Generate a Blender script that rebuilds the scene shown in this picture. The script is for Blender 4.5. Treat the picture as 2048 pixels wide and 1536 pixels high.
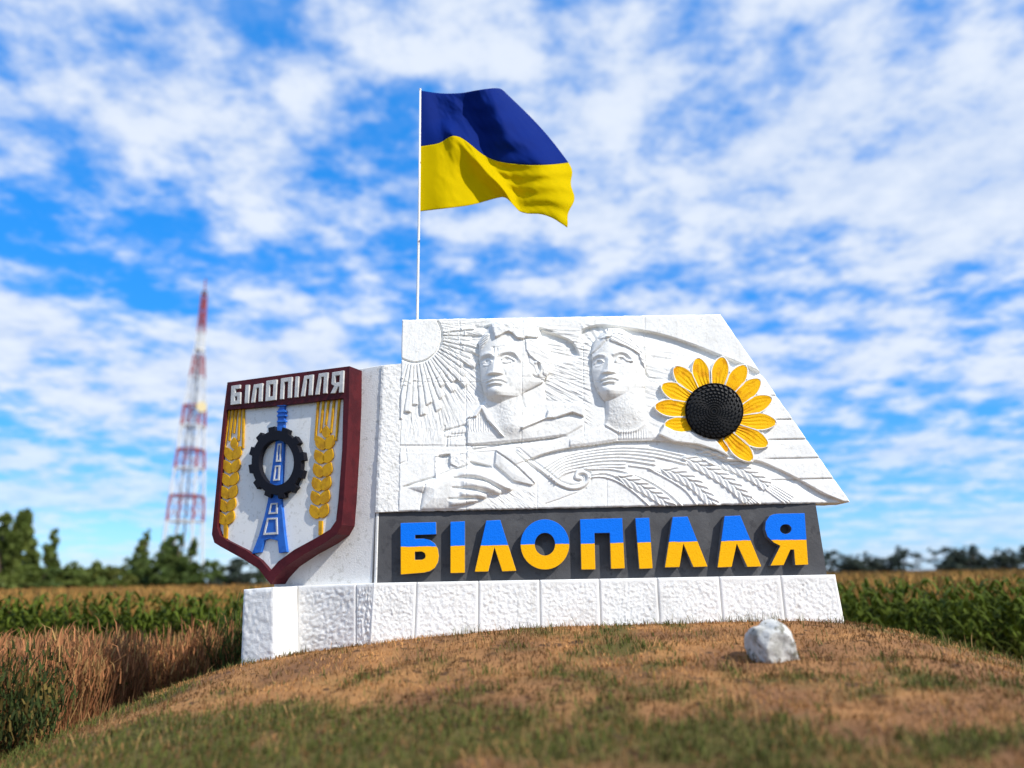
import bpy, bmesh, math, random
import numpy as np
from mathutils import Vector, Matrix
from mathutils.geometry import tessellate_polygon
for o in list(bpy.data.objects): bpy.data.objects.remove(o)
SC = bpy.context.scene; COL = SC.collection
rad = math.radians
# ================================================================ camera
F_PX = 1538.0; PITCH = math.atan(385/F_PX); ROLL = rad(1.05); CAM = Vector((0, -9.0, 0.56))
_f = Vector((0, math.cos(PITCH), math.sin(PITCH))); _r0 = Vector((1, 0, 0)); _u0 = Vector((0, -math.sin(PITCH), math.cos(PITCH)))
_r = math.cos(ROLL)*_r0-math.sin(ROLL)*_u0; _u = math.sin(ROLL)*_r0+math.cos(ROLL)*_u0
cd = bpy.data.cameras.new('camera'); cam = bpy.data.objects.new('camera', cd); COL.objects.link(cam)
cam.matrix_world = Matrix(((_r.x, _u.x, -_f.x, CAM.x), (_r.y, _u.y, -_f.y, CAM.y), (_r.z, _u.z, -_f.z, CAM.z), (0, 0, 0, 1)))
cd.sensor_width = 36; cd.lens = 36*F_PX/2048; cd.clip_start = .1; cd.clip_end = 9000
cd.dof.use_dof = True; cd.dof.focus_distance = 9.1; cd.dof.aperture_fstop = .40
SC.camera = cam
# ================================================================ sky, sun, exposure
SUN_AZ, SUN_EL = rad(50), rad(40)          # azimuth to the right of straight behind the camera
sdir = Vector((math.sin(SUN_AZ)*math.cos(SUN_EL), -math.cos(SUN_AZ)*math.cos(SUN_EL), math.sin(SUN_EL)))
W = bpy.data.worlds.new('World'); SC.world = W; W.use_nodes = True
nt = W.node_tree; nt.nodes.clear()
def wn(t, **k):
    n = nt.nodes.new(t)
    for a, b in k.items(): setattr(n, a, b)
    return n
def wl(a, b): nt.links.new(a, b)
def wmath(op, a, b=None, c=None, clamp=False):
    n = wn('ShaderNodeMath', operation=op, use_clamp=clamp)
    for i, v in enumerate((a, b, c)):
        if v is None: continue
        if isinstance(v, (int, float)): n.inputs[i].default_value = v
        else: wl(v, n.inputs[i])
    return n.outputs[0]
sky = wn('ShaderNodeTexSky', sky_type='NISHITA', sun_disc=False, sun_elevation=SUN_EL, sun_rotation=math.pi-SUN_AZ, air_density=1., dust_density=.1, ozone_density=2.5)
hs = wn('ShaderNodeHueSaturation'); hs.inputs['Saturation'].default_value = 1.42; hs.inputs['Value'].default_value = 1.05; wl(sky.outputs[0], hs.inputs['Color'])
tint = wn('ShaderNodeMix', data_type='RGBA', blend_type='MULTIPLY'); tint.inputs['Factor'].default_value = 1; tint.inputs['B'].default_value = (.70, .90, 1.08, 1); wl(hs.outputs[0], tint.inputs['A'])
deep = wn('ShaderNodeMix', data_type='RGBA'); deep.inputs['Factor'].default_value = .62; deep.inputs['B'].default_value = (.14, 1.5, 4.4, 1); wl(tint.outputs['Result'], deep.inputs['A'])
tc = wn('ShaderNodeTexCoord'); sx = wn('ShaderNodeSeparateXYZ'); wl(tc.outputs['Generated'], sx.inputs[0])
zz = wmath('ADD', wmath('MAXIMUM', sx.outputs[2], 0.0), .16)
cv = wn('ShaderNodeCombineXYZ'); wl(wmath('DIVIDE', sx.outputs[0], zz), cv.inputs[0]); wl(wmath('DIVIDE', sx.outputs[1], zz), cv.inputs[1])
def wnoise(scale, detail, rough, off, dist=0.):
    m = wn('ShaderNodeMapping'); m.inputs['Location'].default_value = off; wl(cv.outputs[0], m.inputs[0])
    n = wn('ShaderNodeTexNoise'); n.inputs['Scale'].default_value = scale; n.inputs['Detail'].default_value = detail; n.inputs['Roughness'].default_value = rough; n.inputs['Distortion'].default_value = dist
    wl(m.outputs[0], n.inputs['Vector']); return n.outputs[0]
CLOUD_OFF = (40, -12, 6)
n_big = wnoise(1.25, 3, .5, CLOUD_OFF); n_puff = wnoise(6.8, 7, .5, CLOUD_OFF, .1); n_fine = wnoise(24., 5, .6, CLOUD_OFF)
dens = wmath('ADD', wmath('ADD', wmath('MULTIPLY', n_big, .72), wmath('MULTIPLY', n_puff, .58)), wmath('MULTIPLY', n_fine, .2))
cr = wn('ShaderNodeMapRange', interpolation_type='SMOOTHSTEP'); cr.inputs['From Min'].default_value = .60; cr.inputs['From Max'].default_value = .84; wl(dens, cr.inputs['Value'])
lowfade = wn('ShaderNodeMapRange', interpolation_type='SMOOTHSTEP'); lowfade.inputs['From Min'].default_value = .0; lowfade.inputs['From Max'].default_value = .22; lowfade.inputs['To Min'].default_value = .6; wl(sx.outputs[2], lowfade.inputs['Value'])
veil = wn('ShaderNodeMapRange', interpolation_type='SMOOTHSTEP'); veil.inputs['From Min'].default_value = .40; veil.inputs['From Max'].default_value = .68; veil.inputs['To Max'].default_value = .5; wl(wmath('ADD', wmath('MULTIPLY', n_big, .8), wmath('MULTIPLY', n_fine, .2)), veil.inputs['Value'])
cover = wmath('MULTIPLY', wmath('MULTIPLY', wmath('MAXIMUM', cr.outputs[0], veil.outputs[0]), lowfade.outputs[0]), .92)
ccol = wn('ShaderNodeMix', data_type='RGBA'); ccol.inputs['A'].default_value = (2.95, 3.45, 4.35, 1); ccol.inputs['B'].default_value = (3.95, 4.25, 4.7, 1)
cr2 = wn('ShaderNodeMapRange', interpolation_type='SMOOTHSTEP'); cr2.inputs['From Min'].default_value = .38; cr2.inputs['From Max'].default_value = .66; wl(wmath('ADD', wmath('MULTIPLY', n_puff, .72), wmath('MULTIPLY', n_fine, .28)), cr2.inputs['Value']); wl(cr2.outputs[0], ccol.inputs['Factor'])
mx = wn('ShaderNodeMix', data_type='RGBA'); wl(cover, mx.inputs['Factor']); wl(deep.outputs['Result'], mx.inputs['A']); wl(ccol.outputs['Result'], mx.inputs['B'])
bg = wn('ShaderNodeBackground'); bg.inputs['Strength'].default_value = .12; wl(mx.outputs['Result'], bg.inputs['Color'])
ow = wn('ShaderNodeOutputWorld'); wl(bg.outputs[0], ow.inputs['Surface'])
sl = bpy.data.lights.new('sun', 'SUN'); sl.energy = 2.75; sl.angle = rad(.55); sl.color = (1., .955, .88)
so = bpy.data.objects.new('sun', sl); COL.objects.link(so); so.rotation_euler = sdir.to_track_quat('Z', 'Y').to_euler(); so.location = (12, -14, 16)
SC.view_settings.view_transform = 'Standard'; SC.view_settings.look = 'None'; SC.view_settings.exposure = .86; SC.view_settings.gamma = 1
SC.view_settings.use_curve_mapping = False
SC.cycles.use_denoising = True; SC.cycles.max_bounces = 6; SC.cycles.transparent_max_bounces = 6
# ================================================================ measuring helpers
def ray(px, py): return (_f*F_PX+_r*(px-1024)+_u*(768-py))
def at(px, py, Y):                       # the point seen at (px, py) on the upright plane y = Y
    d = ray(px, py); return CAM+d*((Y-CAM.y)/d.y)
def on(px, py, p0, n):                   # ... on the plane through p0 with normal n
    d = ray(px, py); return CAM+d*((p0-CAM).dot(n)/d.dot(n))
def pix(p):
    v = p-CAM; z = v.dot(_f); return (1024+F_PX*v.dot(_r)/z, 768-F_PX*v.dot(_u)/z)
# ================================================================ materials
def material(name, col, rough=.7, var=None, vscale=3., vlo=.45, vhi=.62, bump=0., bscale=40., spec=.3, detail=6., attr=None, metal=0., transl=0., fine=None, fscale=30., streak=None):
    m = bpy.data.materials.new(name); m.use_nodes = True; t = m.node_tree; b = t.nodes['Principled BSDF']
    b.inputs['Roughness'].default_value = rough; b.inputs['Specular IOR Level'].default_value = spec; b.inputs['Metallic'].default_value = metal
    g = t.nodes.new('ShaderNodeNewGeometry'); src = g.outputs['Position']
    def noise(s, d=detail, r=.6):
        n = t.nodes.new('ShaderNodeTexNoise'); n.inputs['Scale'].default_value = s; n.inputs['Detail'].default_value = d; n.inputs['Roughness'].default_value = r; t.links.new(src, n.inputs['Vector']); return n.outputs[0]
    def ramp(v, lo, hi):
        r = t.nodes.new('ShaderNodeMapRange'); r.interpolation_type = 'SMOOTHSTEP'; r.inputs['From Min'].default_value = lo; r.inputs['From Max'].default_value = hi; t.links.new(v, r.inputs['Value']); return r.outputs[0]
    c = None
    if attr:
        a = t.nodes.new('ShaderNodeAttribute'); a.attribute_name = attr; c = a.outputs['Color']
    def mixc(fac, A, B):
        n = t.nodes.new('ShaderNodeMix'); n.data_type = 'RGBA'; t.links.new(fac, n.inputs['Factor'])
        for k, v in (('A', A), ('B', B)):
            if isinstance(v, tuple): n.inputs[k].default_value = v+(1,) if len(v) == 3 else v
            else: t.links.new(v, n.inputs[k])
        return n.outputs['Result']
    base = c if c is not None else tuple(col)
    if var: base = mixc(ramp(noise(vscale), vlo, vhi), base, tuple(var))
    if fine: base = mixc(ramp(noise(fscale, 3), .56, .68), base, tuple(fine))
    if streak:                            # rain streaks and grime
        mp = t.nodes.new('ShaderNodeMapping'); mp.inputs['Scale'].default_value = (1, 1, .10); t.links.new(g.outputs['Position'], mp.inputs[0]); keep = src; src = mp.outputs[0]; sn = noise(7., 5, .6); src = keep
        base = mixc(ramp(sn, .56, .74), base, tuple(streak))
    if isinstance(base, tuple): b.inputs['Base Color'].default_value = base+(1,)
    else: t.links.new(base, b.inputs['Base Color'])
    if bump:
        bn = t.nodes.new('ShaderNodeBump'); bn.inputs['Strength'].default_value = bump; bn.inputs['Distance'].default_value = .02; t.links.new(noise(bscale, 8, .65), bn.inputs['Height']); t.links.new(bn.outputs[0], b.inputs['Normal'])
    if transl:
        tr = t.nodes.new('ShaderNodeBsdfTranslucent'); ms = t.nodes.new('ShaderNodeMixShader'); ms.inputs[0].default_value = transl
        if isinstance(base, tuple): tr.inputs[0].default_value = base+(1,)
        else: t.links.new(base, tr.inputs[0])
        out = t.nodes['Material Output']; t.links.new(b.outputs[0], ms.inputs[1]); t.links.new(tr.outputs[0], ms.inputs[2]); t.links.new(ms.outputs[0], out.inputs['Surface'])
    return m
M = {}
M['white'] = material('white_limewash', (.83, .82, .79), .85, (.73, .725, .70), 2.3, .5, .72, .35, 55., .15, fine=(.66, .65, .61), fscale=14, streak=(.70, .69, .645))
M['relief'] = material('white_relief', (.86, .855, .825), .9, (.78, .775, .745), 1.7, .5, .72, .22, 90., .15, fine=(.72, .71, .67), fscale=19, streak=(.75, .74, .70))
M['plinth'] = material('white_roughcast', (.83, .82, .79), .9, (.73, .72, .69), 2., .5, .7, .4, 60., .15, streak=(.70, .68, .63))
M['band'] = material('dark_grey_paint', (.066, .066, .07), .6, (.092, .092, .095), 3., .42, .7, .25, 30., .3, fine=(.05, .05, .054), fscale=9)
M['maroon'] = material('maroon_paint', (.085, .009, .013), .55, (.058, .006, .010), 5., .45, .6, .3, 60., .2)
M['black'] = material('black_paint', (.007, .007, .012), .6, None, bump=.3, bscale=60., spec=.2)
M['seed'] = material('black_gloss_paint', (.009, .009, .010), .48, None, bump=.25, bscale=120., spec=.3)
M['gold'] = material('ochre_paint', (.66, .35, .006), .65, (.5, .24, .008), 9., .45, .62, .3, 90., .3)
M['petal'] = material('petal_yellow_paint', (.95, .50, .001), .6, (.74, .31, .001), 7., .47, .66, .5, 70., .12)
M['steel_blue'] = material('blue_paint', (.02, .14, .55), .45, (.015, .11, .46), 8., .45, .62, .3, 80., .35)
M['lettergrey'] = material('pale_grey_paint', (.62, .62, .60), .7, (.5, .5, .49), 9., .45, .62, .3, 90.)
M['letterside'] = material('grey_letter_side', (.17, .18, .2), .6, (.10, .1, .12), 12., .45, .62, .3, 90.)
M['stone'] = material('whitewashed_stone', (.60, .59, .55), .9, (.36, .35, .31), 5., .44, .62, 1., 16., fine=(.2, .19, .15), fscale=11)
M['pole'] = material('chipped_white_pole', (.74, .74, .72), .5, (.16, .08, .05), 9., .63, .68, .2, 60.)
M['fblue'] = material('flag_blue_satin', (.001, .017, .17), .75, None, spec=.08, transl=.15, bump=.08, bscale=14)
M['fyellow'] = material('flag_yellow_satin', (.82, .64, .0), .8, None, spec=.05, transl=.5, bump=.08, bscale=14)
def two_tone(name, zsplit):              # letters painted blue above, yellow below
    m = material(name, (0, 0, 0), .6, None, bump=.35, bscale=55., spec=.12); t = m.node_tree; b = t.nodes['Principled BSDF']
    g = t.nodes.new('ShaderNodeNewGeometry'); s = t.nodes.new('ShaderNodeSeparateXYZ'); t.links.new(g.outputs['Position'], s.inputs[0])
    n = t.nodes.new('ShaderNodeTexNoise'); n.inputs['Scale'].default_value = 9.; t.links.new(g.outputs['Position'], n.inputs['Vector'])
    a = t.nodes.new('ShaderNodeMath'); a.operation = 'MULTIPLY_ADD'; a.inputs[1].default_value = .02; t.links.new(n.outputs[0], a.inputs[0]); t.links.new(s.outputs[2], a.inputs[2])
    c = t.nodes.new('ShaderNodeMath'); c.operation = 'GREATER_THAN'; c.inputs[1].default_value = zsplit+.01; t.links.new(a.outputs[0], c.inputs[0])
    n2 = t.nodes.new('ShaderNodeTexNoise'); n2.inputs['Scale'].default_value = 22.; n2.inputs['Detail'].default_value = 6.; t.links.new(g.outputs['Position'], n2.inputs['Vector'])
    def mixc(f, A, B):
        x = t.nodes.new('ShaderNodeMix'); x.data_type = 'RGBA'; t.links.new(f, x.inputs['Factor'])
        for k, v in (('A', A), ('B', B)):
            if isinstance(v, tuple): x.inputs[k].default_value = v+(1,)
            else: t.links.new(v, x.inputs[k])
        return x.outputs['Result']
    yl = mixc(n2.outputs[0], (.93, .47, .001), (.84, .41, .001)); bl = mixc(n2.outputs[0], (.001, .17, .82), (.001, .15, .72))
    t.links.new(mixc(c.outputs[0], yl, bl), b.inputs['Base Color']); return m
# ================================================================ object helpers
def tag(o, label=None, cat=None, group=None, kind=None):
    if label: o['label'] = label
    if cat: o['category'] = cat
    if group: o['group'] = group
    if kind: o['kind'] = kind
    return o
def empty(name, loc=(0, 0, 0), label=None, cat=None, group=None):
    o = bpy.data.objects.new(name, None); COL.objects.link(o); o.location = loc; o.empty_display_size = .2; return tag(o, label, cat, group)
def link(name, me, mat, parent=None):
    o = bpy.data.objects.new(name, me); COL.objects.link(o)
    for m_ in (mat if isinstance(mat, (list, tuple)) else [mat]): me.materials.append(m_)
    if parent: o.parent = parent; o.matrix_parent_inverse = Matrix.Translation(-parent_loc(parent))
    return o
def parent_loc(p): return Vector(p.location) if not p.parent else Vector((0, 0, 0))     # parts keep world coordinates
def mesh(name, V, F, mat, parent=None, smooth=False):
    me = bpy.data.meshes.new(name); me.from_pydata([tuple(v) for v in V], [], F); me.update()
    bm = bmesh.new(); bm.from_mesh(me); bmesh.ops.recalc_face_normals(bm, faces=bm.faces); bm.to_mesh(me); bm.free()
    if smooth: me.polygons.foreach_set('use_smooth', [True]*len(me.polygons))
    return link(name, me, mat, parent)
def npmesh(name, V, F, mat, parent=None, smooth=False, colors=None):
    """fast mesh from numpy arrays; F is (n,3) or (n,4)"""
    me = bpy.data.meshes.new(name); V = np.asarray(V, np.float32); F = np.asarray(F, np.int32); k = F.shape[1]
    me.vertices.add(len(V)); me.vertices.foreach_set('co', V.ravel()); me.loops.add(F.size); me.loops.foreach_set('vertex_index', F.ravel())
    me.polygons.add(len(F)); me.polygons.foreach_set('loop_start', np.arange(0, F.size, k, dtype=np.int32)); me.polygons.foreach_set('loop_total', np.full(len(F), k, np.int32))
    if smooth: me.polygons.foreach_set('use_smooth', np.ones(len(F), bool))
    me.update(calc_edges=True)
    if colors is not None:
        a = me.color_attributes.new('col', 'FLOAT_COLOR', 'POINT'); c = np.ones((len(V), 4), np.float32); c[:, :3] = colors; a.data.foreach_set('color', c.ravel())
    return link(name, me, mat, parent)
def prism(name, outer, n, depth, mat, parent=None, holes=(), bevel=.004, side=None, back=True):
    """polygon of world points (front face) pushed back by depth along -n"""
    loops = [list(outer)]+[list(h_) for h_ in holes]; V = []; F = []; mi = []
    tris = tessellate_polygon(loops); flat = [p for l in loops for p in l]; N = len(flat)
    V = [Vector(p) for p in flat]+[Vector(p)-n*depth for p in flat]
    for t in tris: F.append(tuple(t)); mi.append(0)
    if back:
        for t in tris: F.append(tuple(N+i for i in reversed(t))); mi.append(1)
    k = 0
    for l in loops:
        m_ = len(l)
        for i in range(m_):
            a, b = k+i, k+(i+1) % m_; F.append((a, b, N+b, N+a)); mi.append(1)
        k += m_
    me = bpy.data.meshes.new(name); me.from_pydata([tuple(v) for v in V], [], F); me.update()
    if side: me.polygons.foreach_set('material_index', mi)
    bm = bmesh.new(); bm.from_mesh(me); bmesh.ops.recalc_face_normals(bm, faces=bm.faces); bm.to_mesh(me); bm.free()
    o = link(name, me, [mat, side] if side else mat, parent)
    if bevel:
        b = o.modifiers.new('bevel', 'BEVEL'); b.width = bevel; b.segments = 2; b.limit_method = 'ANGLE'; b.angle_limit = rad(40)
    return o
# ---------------------------------------------------------------- relief sculpting (heights in 1/170 m)
def vnoise(x, y, seed):
    r = np.random.RandomState(seed); T = r.rand(64, 64)
    xi = np.floor(x).astype(int); yi = np.floor(y).astype(int)
    fx = x-xi; fy = y-yi; fx = fx*fx*(3-2*fx); fy = fy*fy*(3-2*fy)
    a = T[xi % 64, yi % 64]; b = T[(xi+1) % 64, yi % 64]; c = T[xi % 64, (yi+1) % 64]; d = T[(xi+1) % 64, (yi+1) % 64]
    return (a*(1-fx)+b*fx)*(1-fy)+(c*(1-fx)+d*fx)*fy
def fbm(x, y, seed, o=3):
    s = 0; a = 1; t = 0
    for i in range(o):
        s = s+a*vnoise(x*2**i+7.3*i, y*2**i+3.1*i, seed+i); t += a; a *= .5
    return s/t-.5
def sstep(a, b, x):
    t = np.clip((x-a)/(b-a), 0, 1); return t*t*(3-2*t)
def seg_d(x, y, pts):
    """distance to polyline, parameter 0..1 along it, signed side (+ = below/right when walking to +x)"""
    L = [math.dist(pts[i], pts[i+1]) for i in range(len(pts)-1)]; tot = sum(L)
    best = np.full(x.shape, 1e9); bt = np.zeros(x.shape); bs = np.zeros(x.shape); acc = 0
    for i in range(len(pts)-1):
        (x0, y0), (x1, y1) = pts[i], pts[i+1]; dx, dy = x1-x0, y1-y0; l2 = dx*dx+dy*dy+1e-9
        t = np.clip(((x-x0)*dx+(y-y0)*dy)/l2, 0, 1)
        ex = x-(x0+t*dx); ey = y-(y0+t*dy); d = np.sqrt(ex*ex+ey*ey); m = d < best
        best = np.where(m, d, best); bt = np.where(m, (acc+t*L[i])/tot, bt); bs = np.where(m, dx*ey-dy*ex, bs); acc += L[i]
    return best, bt, np.sign(bs)
def inpoly(x, y, pts):
    c = np.zeros(x.shape, bool); n = len(pts)
    for i in range(n):
        (x0, y0), (x1, y1) = pts[i], pts[(i+1) % n]
        if y0 == y1: continue
        k = ((y0 > y) != (y1 > y)) & (x < (x1-x0)*(y-y0)/(y1-y0)+x0); c ^= k
    return c
def sdpoly(x, y, pts):                     # >0 inside
    d, _, _ = seg_d(x, y, list(pts)+[pts[0]])
    return np.where(inpoly(x, y, pts), d, -d)
def smooth_pts(pts, n=4):
    out = []
    P = [pts[0]]+list(pts)+[pts[-1]]
    for i in range(1, len(P)-2):
        for k in range(n):
            t = k/n; p0, p1, p2, p3 = P[i-1], P[i], P[i+1], P[i+2]
            out.append(tuple(.5*((2*p1[j])+(-p0[j]+p2[j])*t+(2*p0[j]-5*p1[j]+4*p2[j]-p3[j])*t*t+(-p0[j]+3*p1[j]-3*p2[j]+p3[j])*t**3) for j in (0, 1)))
    out.append(tuple(pts[-1])); return out
def vw(ox, oy, s):
    return lambda *p: [(ox+a/s, oy+b/s) for a, b in p]
VA = vw(740, 610, 4.6545); VB = vw(740, 830, 4.096); VC = vw(1100, 610, 4.096); VD = vw(1140, 840, 3.531)
VM = vw(940, 630, 8.084); VW = vw(1150, 640, 8.533)

EARS = [(smooth_pts(VD((318, 390), (430, 430), (560, 500), (660, 570), (735, 640))), 13),
        (smooth_pts(VD((635, 345), (760, 380), (880, 450), (960, 530), (1030, 620))), 14),
        (smooth_pts(VD((775, 255), (900, 305), (1040, 380), (1150, 460), (1260, 570))), 14),
        (smooth_pts(VD((870, 225), (1020, 270), (1180, 330), (1320, 410), (1400, 470))), 14)]
ARC = smooth_pts(VC((-330, 1330), (-160, 1260), (0, 1205), (300, 1145), (600, 1108), (900, 1112), (1130, 1152), (1320, 1215), (1480, 1275))+VD((1310, 285), (1480, 350), (1640, 430), (1800, 520), (2000, 600)))
MAN_BUST = VM((140, 480), (150, 420), (230, 330), (340, 180), (460, 138), (700, 140), (840, 152), (870, 200), (1105, 218), (1125, 270), (1160, 360), (1240, 470), (1300, 600), (1310, 760), (1280, 950), (1200, 1060))+\
    VA((1620, 760), (1640, 900), (1720, 900), (1990, 920), (2010, 1050), (1990, 1130), (1830, 1220), (1500, 1260), (940, 1310), (890, 1300), (890, 1060), (960, 1040), (1020, 935), (1070, 900))+\
    VM((230, 1290), (188, 1120), (168, 900), (160, 740))
WOM_BUST = VW((285, 560), (290, 420), (370, 310), (500, 190), (640, 145), (780, 165), (960, 260), (1080, 400), (1180, 560), (1210, 760), (1190, 1000), (1180, 1300))+\
    VC((790, 960), (920, 1040), (990, 1100), (800, 1110), (560, 1115), (330, 1150), (130, 1170), (140, 1100), (300, 1030), (440, 980), (460, 900), (455, 800))+VW((480, 1370), (390, 1240), (320, 1060), (292, 880))
HAND = VB((285, 590), (540, 510), (680, 450), (800, 445), (960, 455), (1060, 520), (1165, 590), (1160, 620), (1070, 650), (960, 660), (940, 690), (860, 715), (700, 770), (410, 775), (440, 640))
SCROLL = smooth_pts(VB((1210, 290), (1300, 370), (1420, 460), (1530, 550), (1640, 595), (1730, 585), (1785, 540), (1785, 490), (1745, 465), (1700, 475), (1690, 510), (1725, 520)))
PAPER = VB((1035, 285), (1160, 285), (1310, 415), (1355, 555), (1330, 575), (1180, 540), (1025, 405))
SUN = (830.5, 671.5, 49.)

def relief(X, Y):
    h = np.zeros(X.shape); N = fbm
    def win(x0, y0, x1, y1): return (X > x0) & (X < x1) & (Y > y0) & (Y < y1)
    def add(mask, fn):
        h[mask] = fn(X[mask], Y[mask], h[mask])
    def gauss(cx, cy, rx, ry, amp, ang=0.):
        m = win(cx-3.2*max(rx, ry), cy-3.2*max(rx, ry), cx+3.2*max(rx, ry), cy+3.2*max(rx, ry))
        ca, sa = math.cos(ang), math.sin(ang); x, y = X[m]-cx, Y[m]-cy; u = (x*ca+y*sa)/rx; v = (-x*sa+y*ca)/ry
        h[m] += amp*np.exp(-(u*u+v*v))
    def ridge(pts, w, amp, taper=0., sharp=False):
        xs = [p[0] for p in pts]; ys = [p[1] for p in pts]; k = 3*w
        m = win(min(xs)-k, min(ys)-k, max(xs)+k, max(ys)+k)
        d, t, s = seg_d(X[m], Y[m], pts); ww = w*(1-taper*t)+1e-3
        f = np.clip(1-d/ww, 0, 1) if sharp else np.exp(-(d/ww)**2)
        h[m] += amp*f
    def step_recess(top, bottom, depth, ramp, soft=1.2):
        pts = list(top)+list(bottom); xs = [p[0] for p in pts]; ys = [p[1] for p in pts]
        m = win(min(xs)-3, min(ys)-3, max(xs)+3, max(ys)+3); x, y = X[m], Y[m]
        ins = sdpoly(x, y, pts); d, t, s = seg_d(x, y, top)
        h[m] -= depth*sstep(-soft, soft, ins)*np.exp(-np.clip(d, 0, None)/ramp)*sstep(0, .08, t)*sstep(0, .06, 1-t)*np.clip(seg_d(x, y, [top[-1]]+list(bottom)+[top[0]])[0]/14, 0, 1)
    # ---- sun and rays
    sx, sy, sr = SUN
    m = win(796, 630, 1000, 905)
    def rays(x, y, hh):
        r = np.hypot(x-sx, y-sy); a = np.degrees(np.arctan2(y-sy, x-sx)); a = a+1.2*N(x/14, y/14, 5)
        amp = sstep(-14, -6, a)*sstep(112, 106, a)
        ph = (a % 5.8)/5.8; tri = np.minimum(ph/.22, (1-ph)/.16).clip(0, 1)
        idx = np.floor(a/5.8); rl = 112+38*((idx*37) % 5)/5+np.where(a > 55, 26*sstep(55, 90, a), 0)
        inside = sstep(54, 57, r)*sstep(2, -2, r-rl)
        ray = inside*(tri*6-5+2.2*((idx*29) % 3)/2)
        ring = (np.exp(-((r-88-6*((idx*13) % 3))/1.6)**2)*2.5)*inside
        far = sstep(-2, 2, r-rl)*(-5+2.6*N(a*.9, r/30, 8, 2))*np.exp(-(np.clip(r-rl, 0, 99))/60)
        g = -7*np.exp(-((r-52.5)/2.2)**2)*sstep(-40, -30, a)
        return hh+amp*(ray+ring+far)+np.where(r < 51, 0, g)
    add(m, rays)
    # ---- radiating chisel strokes between the heads
    for (x0, y0, x1, y1, A) in ((1085, 660, 1178, 850, 1.7), (880, 700, 965, 800, 1.0), (880, 640, 960, 700, 1.2), (1290, 690, 1345, 850, .9)):
        m = win(x0-12, y0-12, x1+12, y1+12)
        def ch(x, y, hh):
            a = np.arctan2(y-sy+30, x-sx)*57.3; r = np.hypot(x-sx, y-sy)
            w = sstep(x0-12, x0+6, x)*sstep(x1+12, x1-6, x)*sstep(y0-12, y0+6, y)*sstep(y1+12, y1-6, y)
            return hh+w*A*(3.2*N(a*1.5, r/34, 3, 2)+1.5*N(a*4, r/16, 4, 2))
        add(m, ch)
    # ---- arches carved back above the heads
    step_recess(smooth_pts(VM((170, 250), (230, 185), (450, 128), (650, 126), (840, 150), (1110, 200), (1330, 262))+VA((1600, 225), (1750, 280), (1890, 350), (1960, 500))),
                VA((1960, 640), (1700, 640), (1300, 560), (1060, 420)), 16, 46)
    step_recess(smooth_pts(VC((215, 330), (262, 215), (320, 178), (420, 164), (520, 172), (640, 188), (780, 210), (900, 235), (1050, 280), (1200, 332), (1350, 392), (1500, 452), (1640, 508), (1790, 580))),
                VC((1860, 660), (1650, 640), (1200, 560), (760, 480), (300, 560), (240, 450)), 16, 40)
    # hatching inside the woman's arch
    m = win(1160, 650, 1215, 700)
    add(m, lambda x, y, hh: hh+1.6*np.sin(np.arctan2(y-730, x-1225)*36)*sstep(1215, 1195, x)*sstep(700, 690, y)*sstep(1160, 1166, x))
    # ---- planks at the right
    m = win(1470, 740, 1720, 1010)
    def planks(x, y, hh):
        k = [790, 838, 878, 916, 958]; o = 0
        for q in k:
            yy = y-(q-(x-1600)*.02); o = o-3.4*np.exp(-np.clip(yy, 0, 99)/9)*(yy > 0)-2.5*np.exp(-(yy/1.4)**2)
        w = sstep(1515, 1545, x+(y-880)*-.15)
        return hh+o*w
    add(m, planks)
    # ---- field of wheat under the long arc: lower than what is above it
    step_recess(ARC, VD((2040, 610), (1500, 760), (0, 760))+VB((1180, 900), (1240, 560)), 12, 34)
    m = win(1500, 915, 1720, 1020)
    def tip(x, y, hh):
        d, t, s = seg_d(x, y, ARC); return hh-7*(s > 0)*np.exp(-d/14)*sstep(.78, .9, t)
    add(m, tip)
    # stems
    for k, off in enumerate((0, 6.5, 13, 20, 27.5, 35, 42)):
        base = smooth_pts([(1088+k*4, 938+off*.75-3), (1130, 912+off*.82), (1190, 899+off*.85), (1250, 894+off*.95), (1310, 898+off*1.12), (1372, 911+off*1.25)][:6 if k < 3 else (5 if k < 5 else 4)])
        ridge(base, 3.1, 5.5, sharp=True)
    for p in (VD((150, 385), (250, 375), (330, 400)), VD((140, 405), (230, 400), (330, 430), (440, 500), (560, 605)), VD((120, 350), (280, 345), (420, 375), (560, 430), (700, 520), (800, 615)),
              VD((560, 345), (700, 420), (820, 500), (900, 610)), VD((420, 320), (560, 340), (640, 370))):
        ridge(smooth_pts(p), 2.6, 4.5, sharp=True)
    # ears: paired slanting grains either side of a spine
    for c, w in EARS:
        xs = [p[0] for p in c]; ys = [p[1] for p in c]; m = win(min(xs)-18, min(ys)-18, max(xs)+26, max(ys)+22)
        def ear(x, y, hh):
            d, t, s = seg_d(x, y, c); L = sum(math.dist(c[i], c[i+1]) for i in range(len(c)-1))
            prof = w*np.clip(np.minimum(t*5.5, 1.15-t*.25), 0, 1)
            ph = (t*L-d*1.7)/17.+np.where(s > 0, .5, 0); f = ph-np.floor(ph)
            grain = np.minimum(f/.55, (1-f)/.3).clip(0, 1)
            e = (3+4.5*grain)*sstep(0, 1.6, prof-d)*np.where(s > 0, .8, 1.)-3.5*np.exp(-(d/1.1)**2)*(d < prof)
            return hh+np.where(t >= .999, 0, e)
        add(m, ear)
        ex, ey = c[-1]; dx, dy = c[-1][0]-c[-3][0], c[-1][1]-c[-3][1]; l = math.hypot(dx, dy); dx /= l; dy /= l
        for q in (-9, -5, -1, 3, 7):
            ridge([(ex-dy*q, ey+dx*q), (ex-dy*q*1.3+dx*55, ey+dx*q*1.3+dy*46)], 1.7, 3.)
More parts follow.
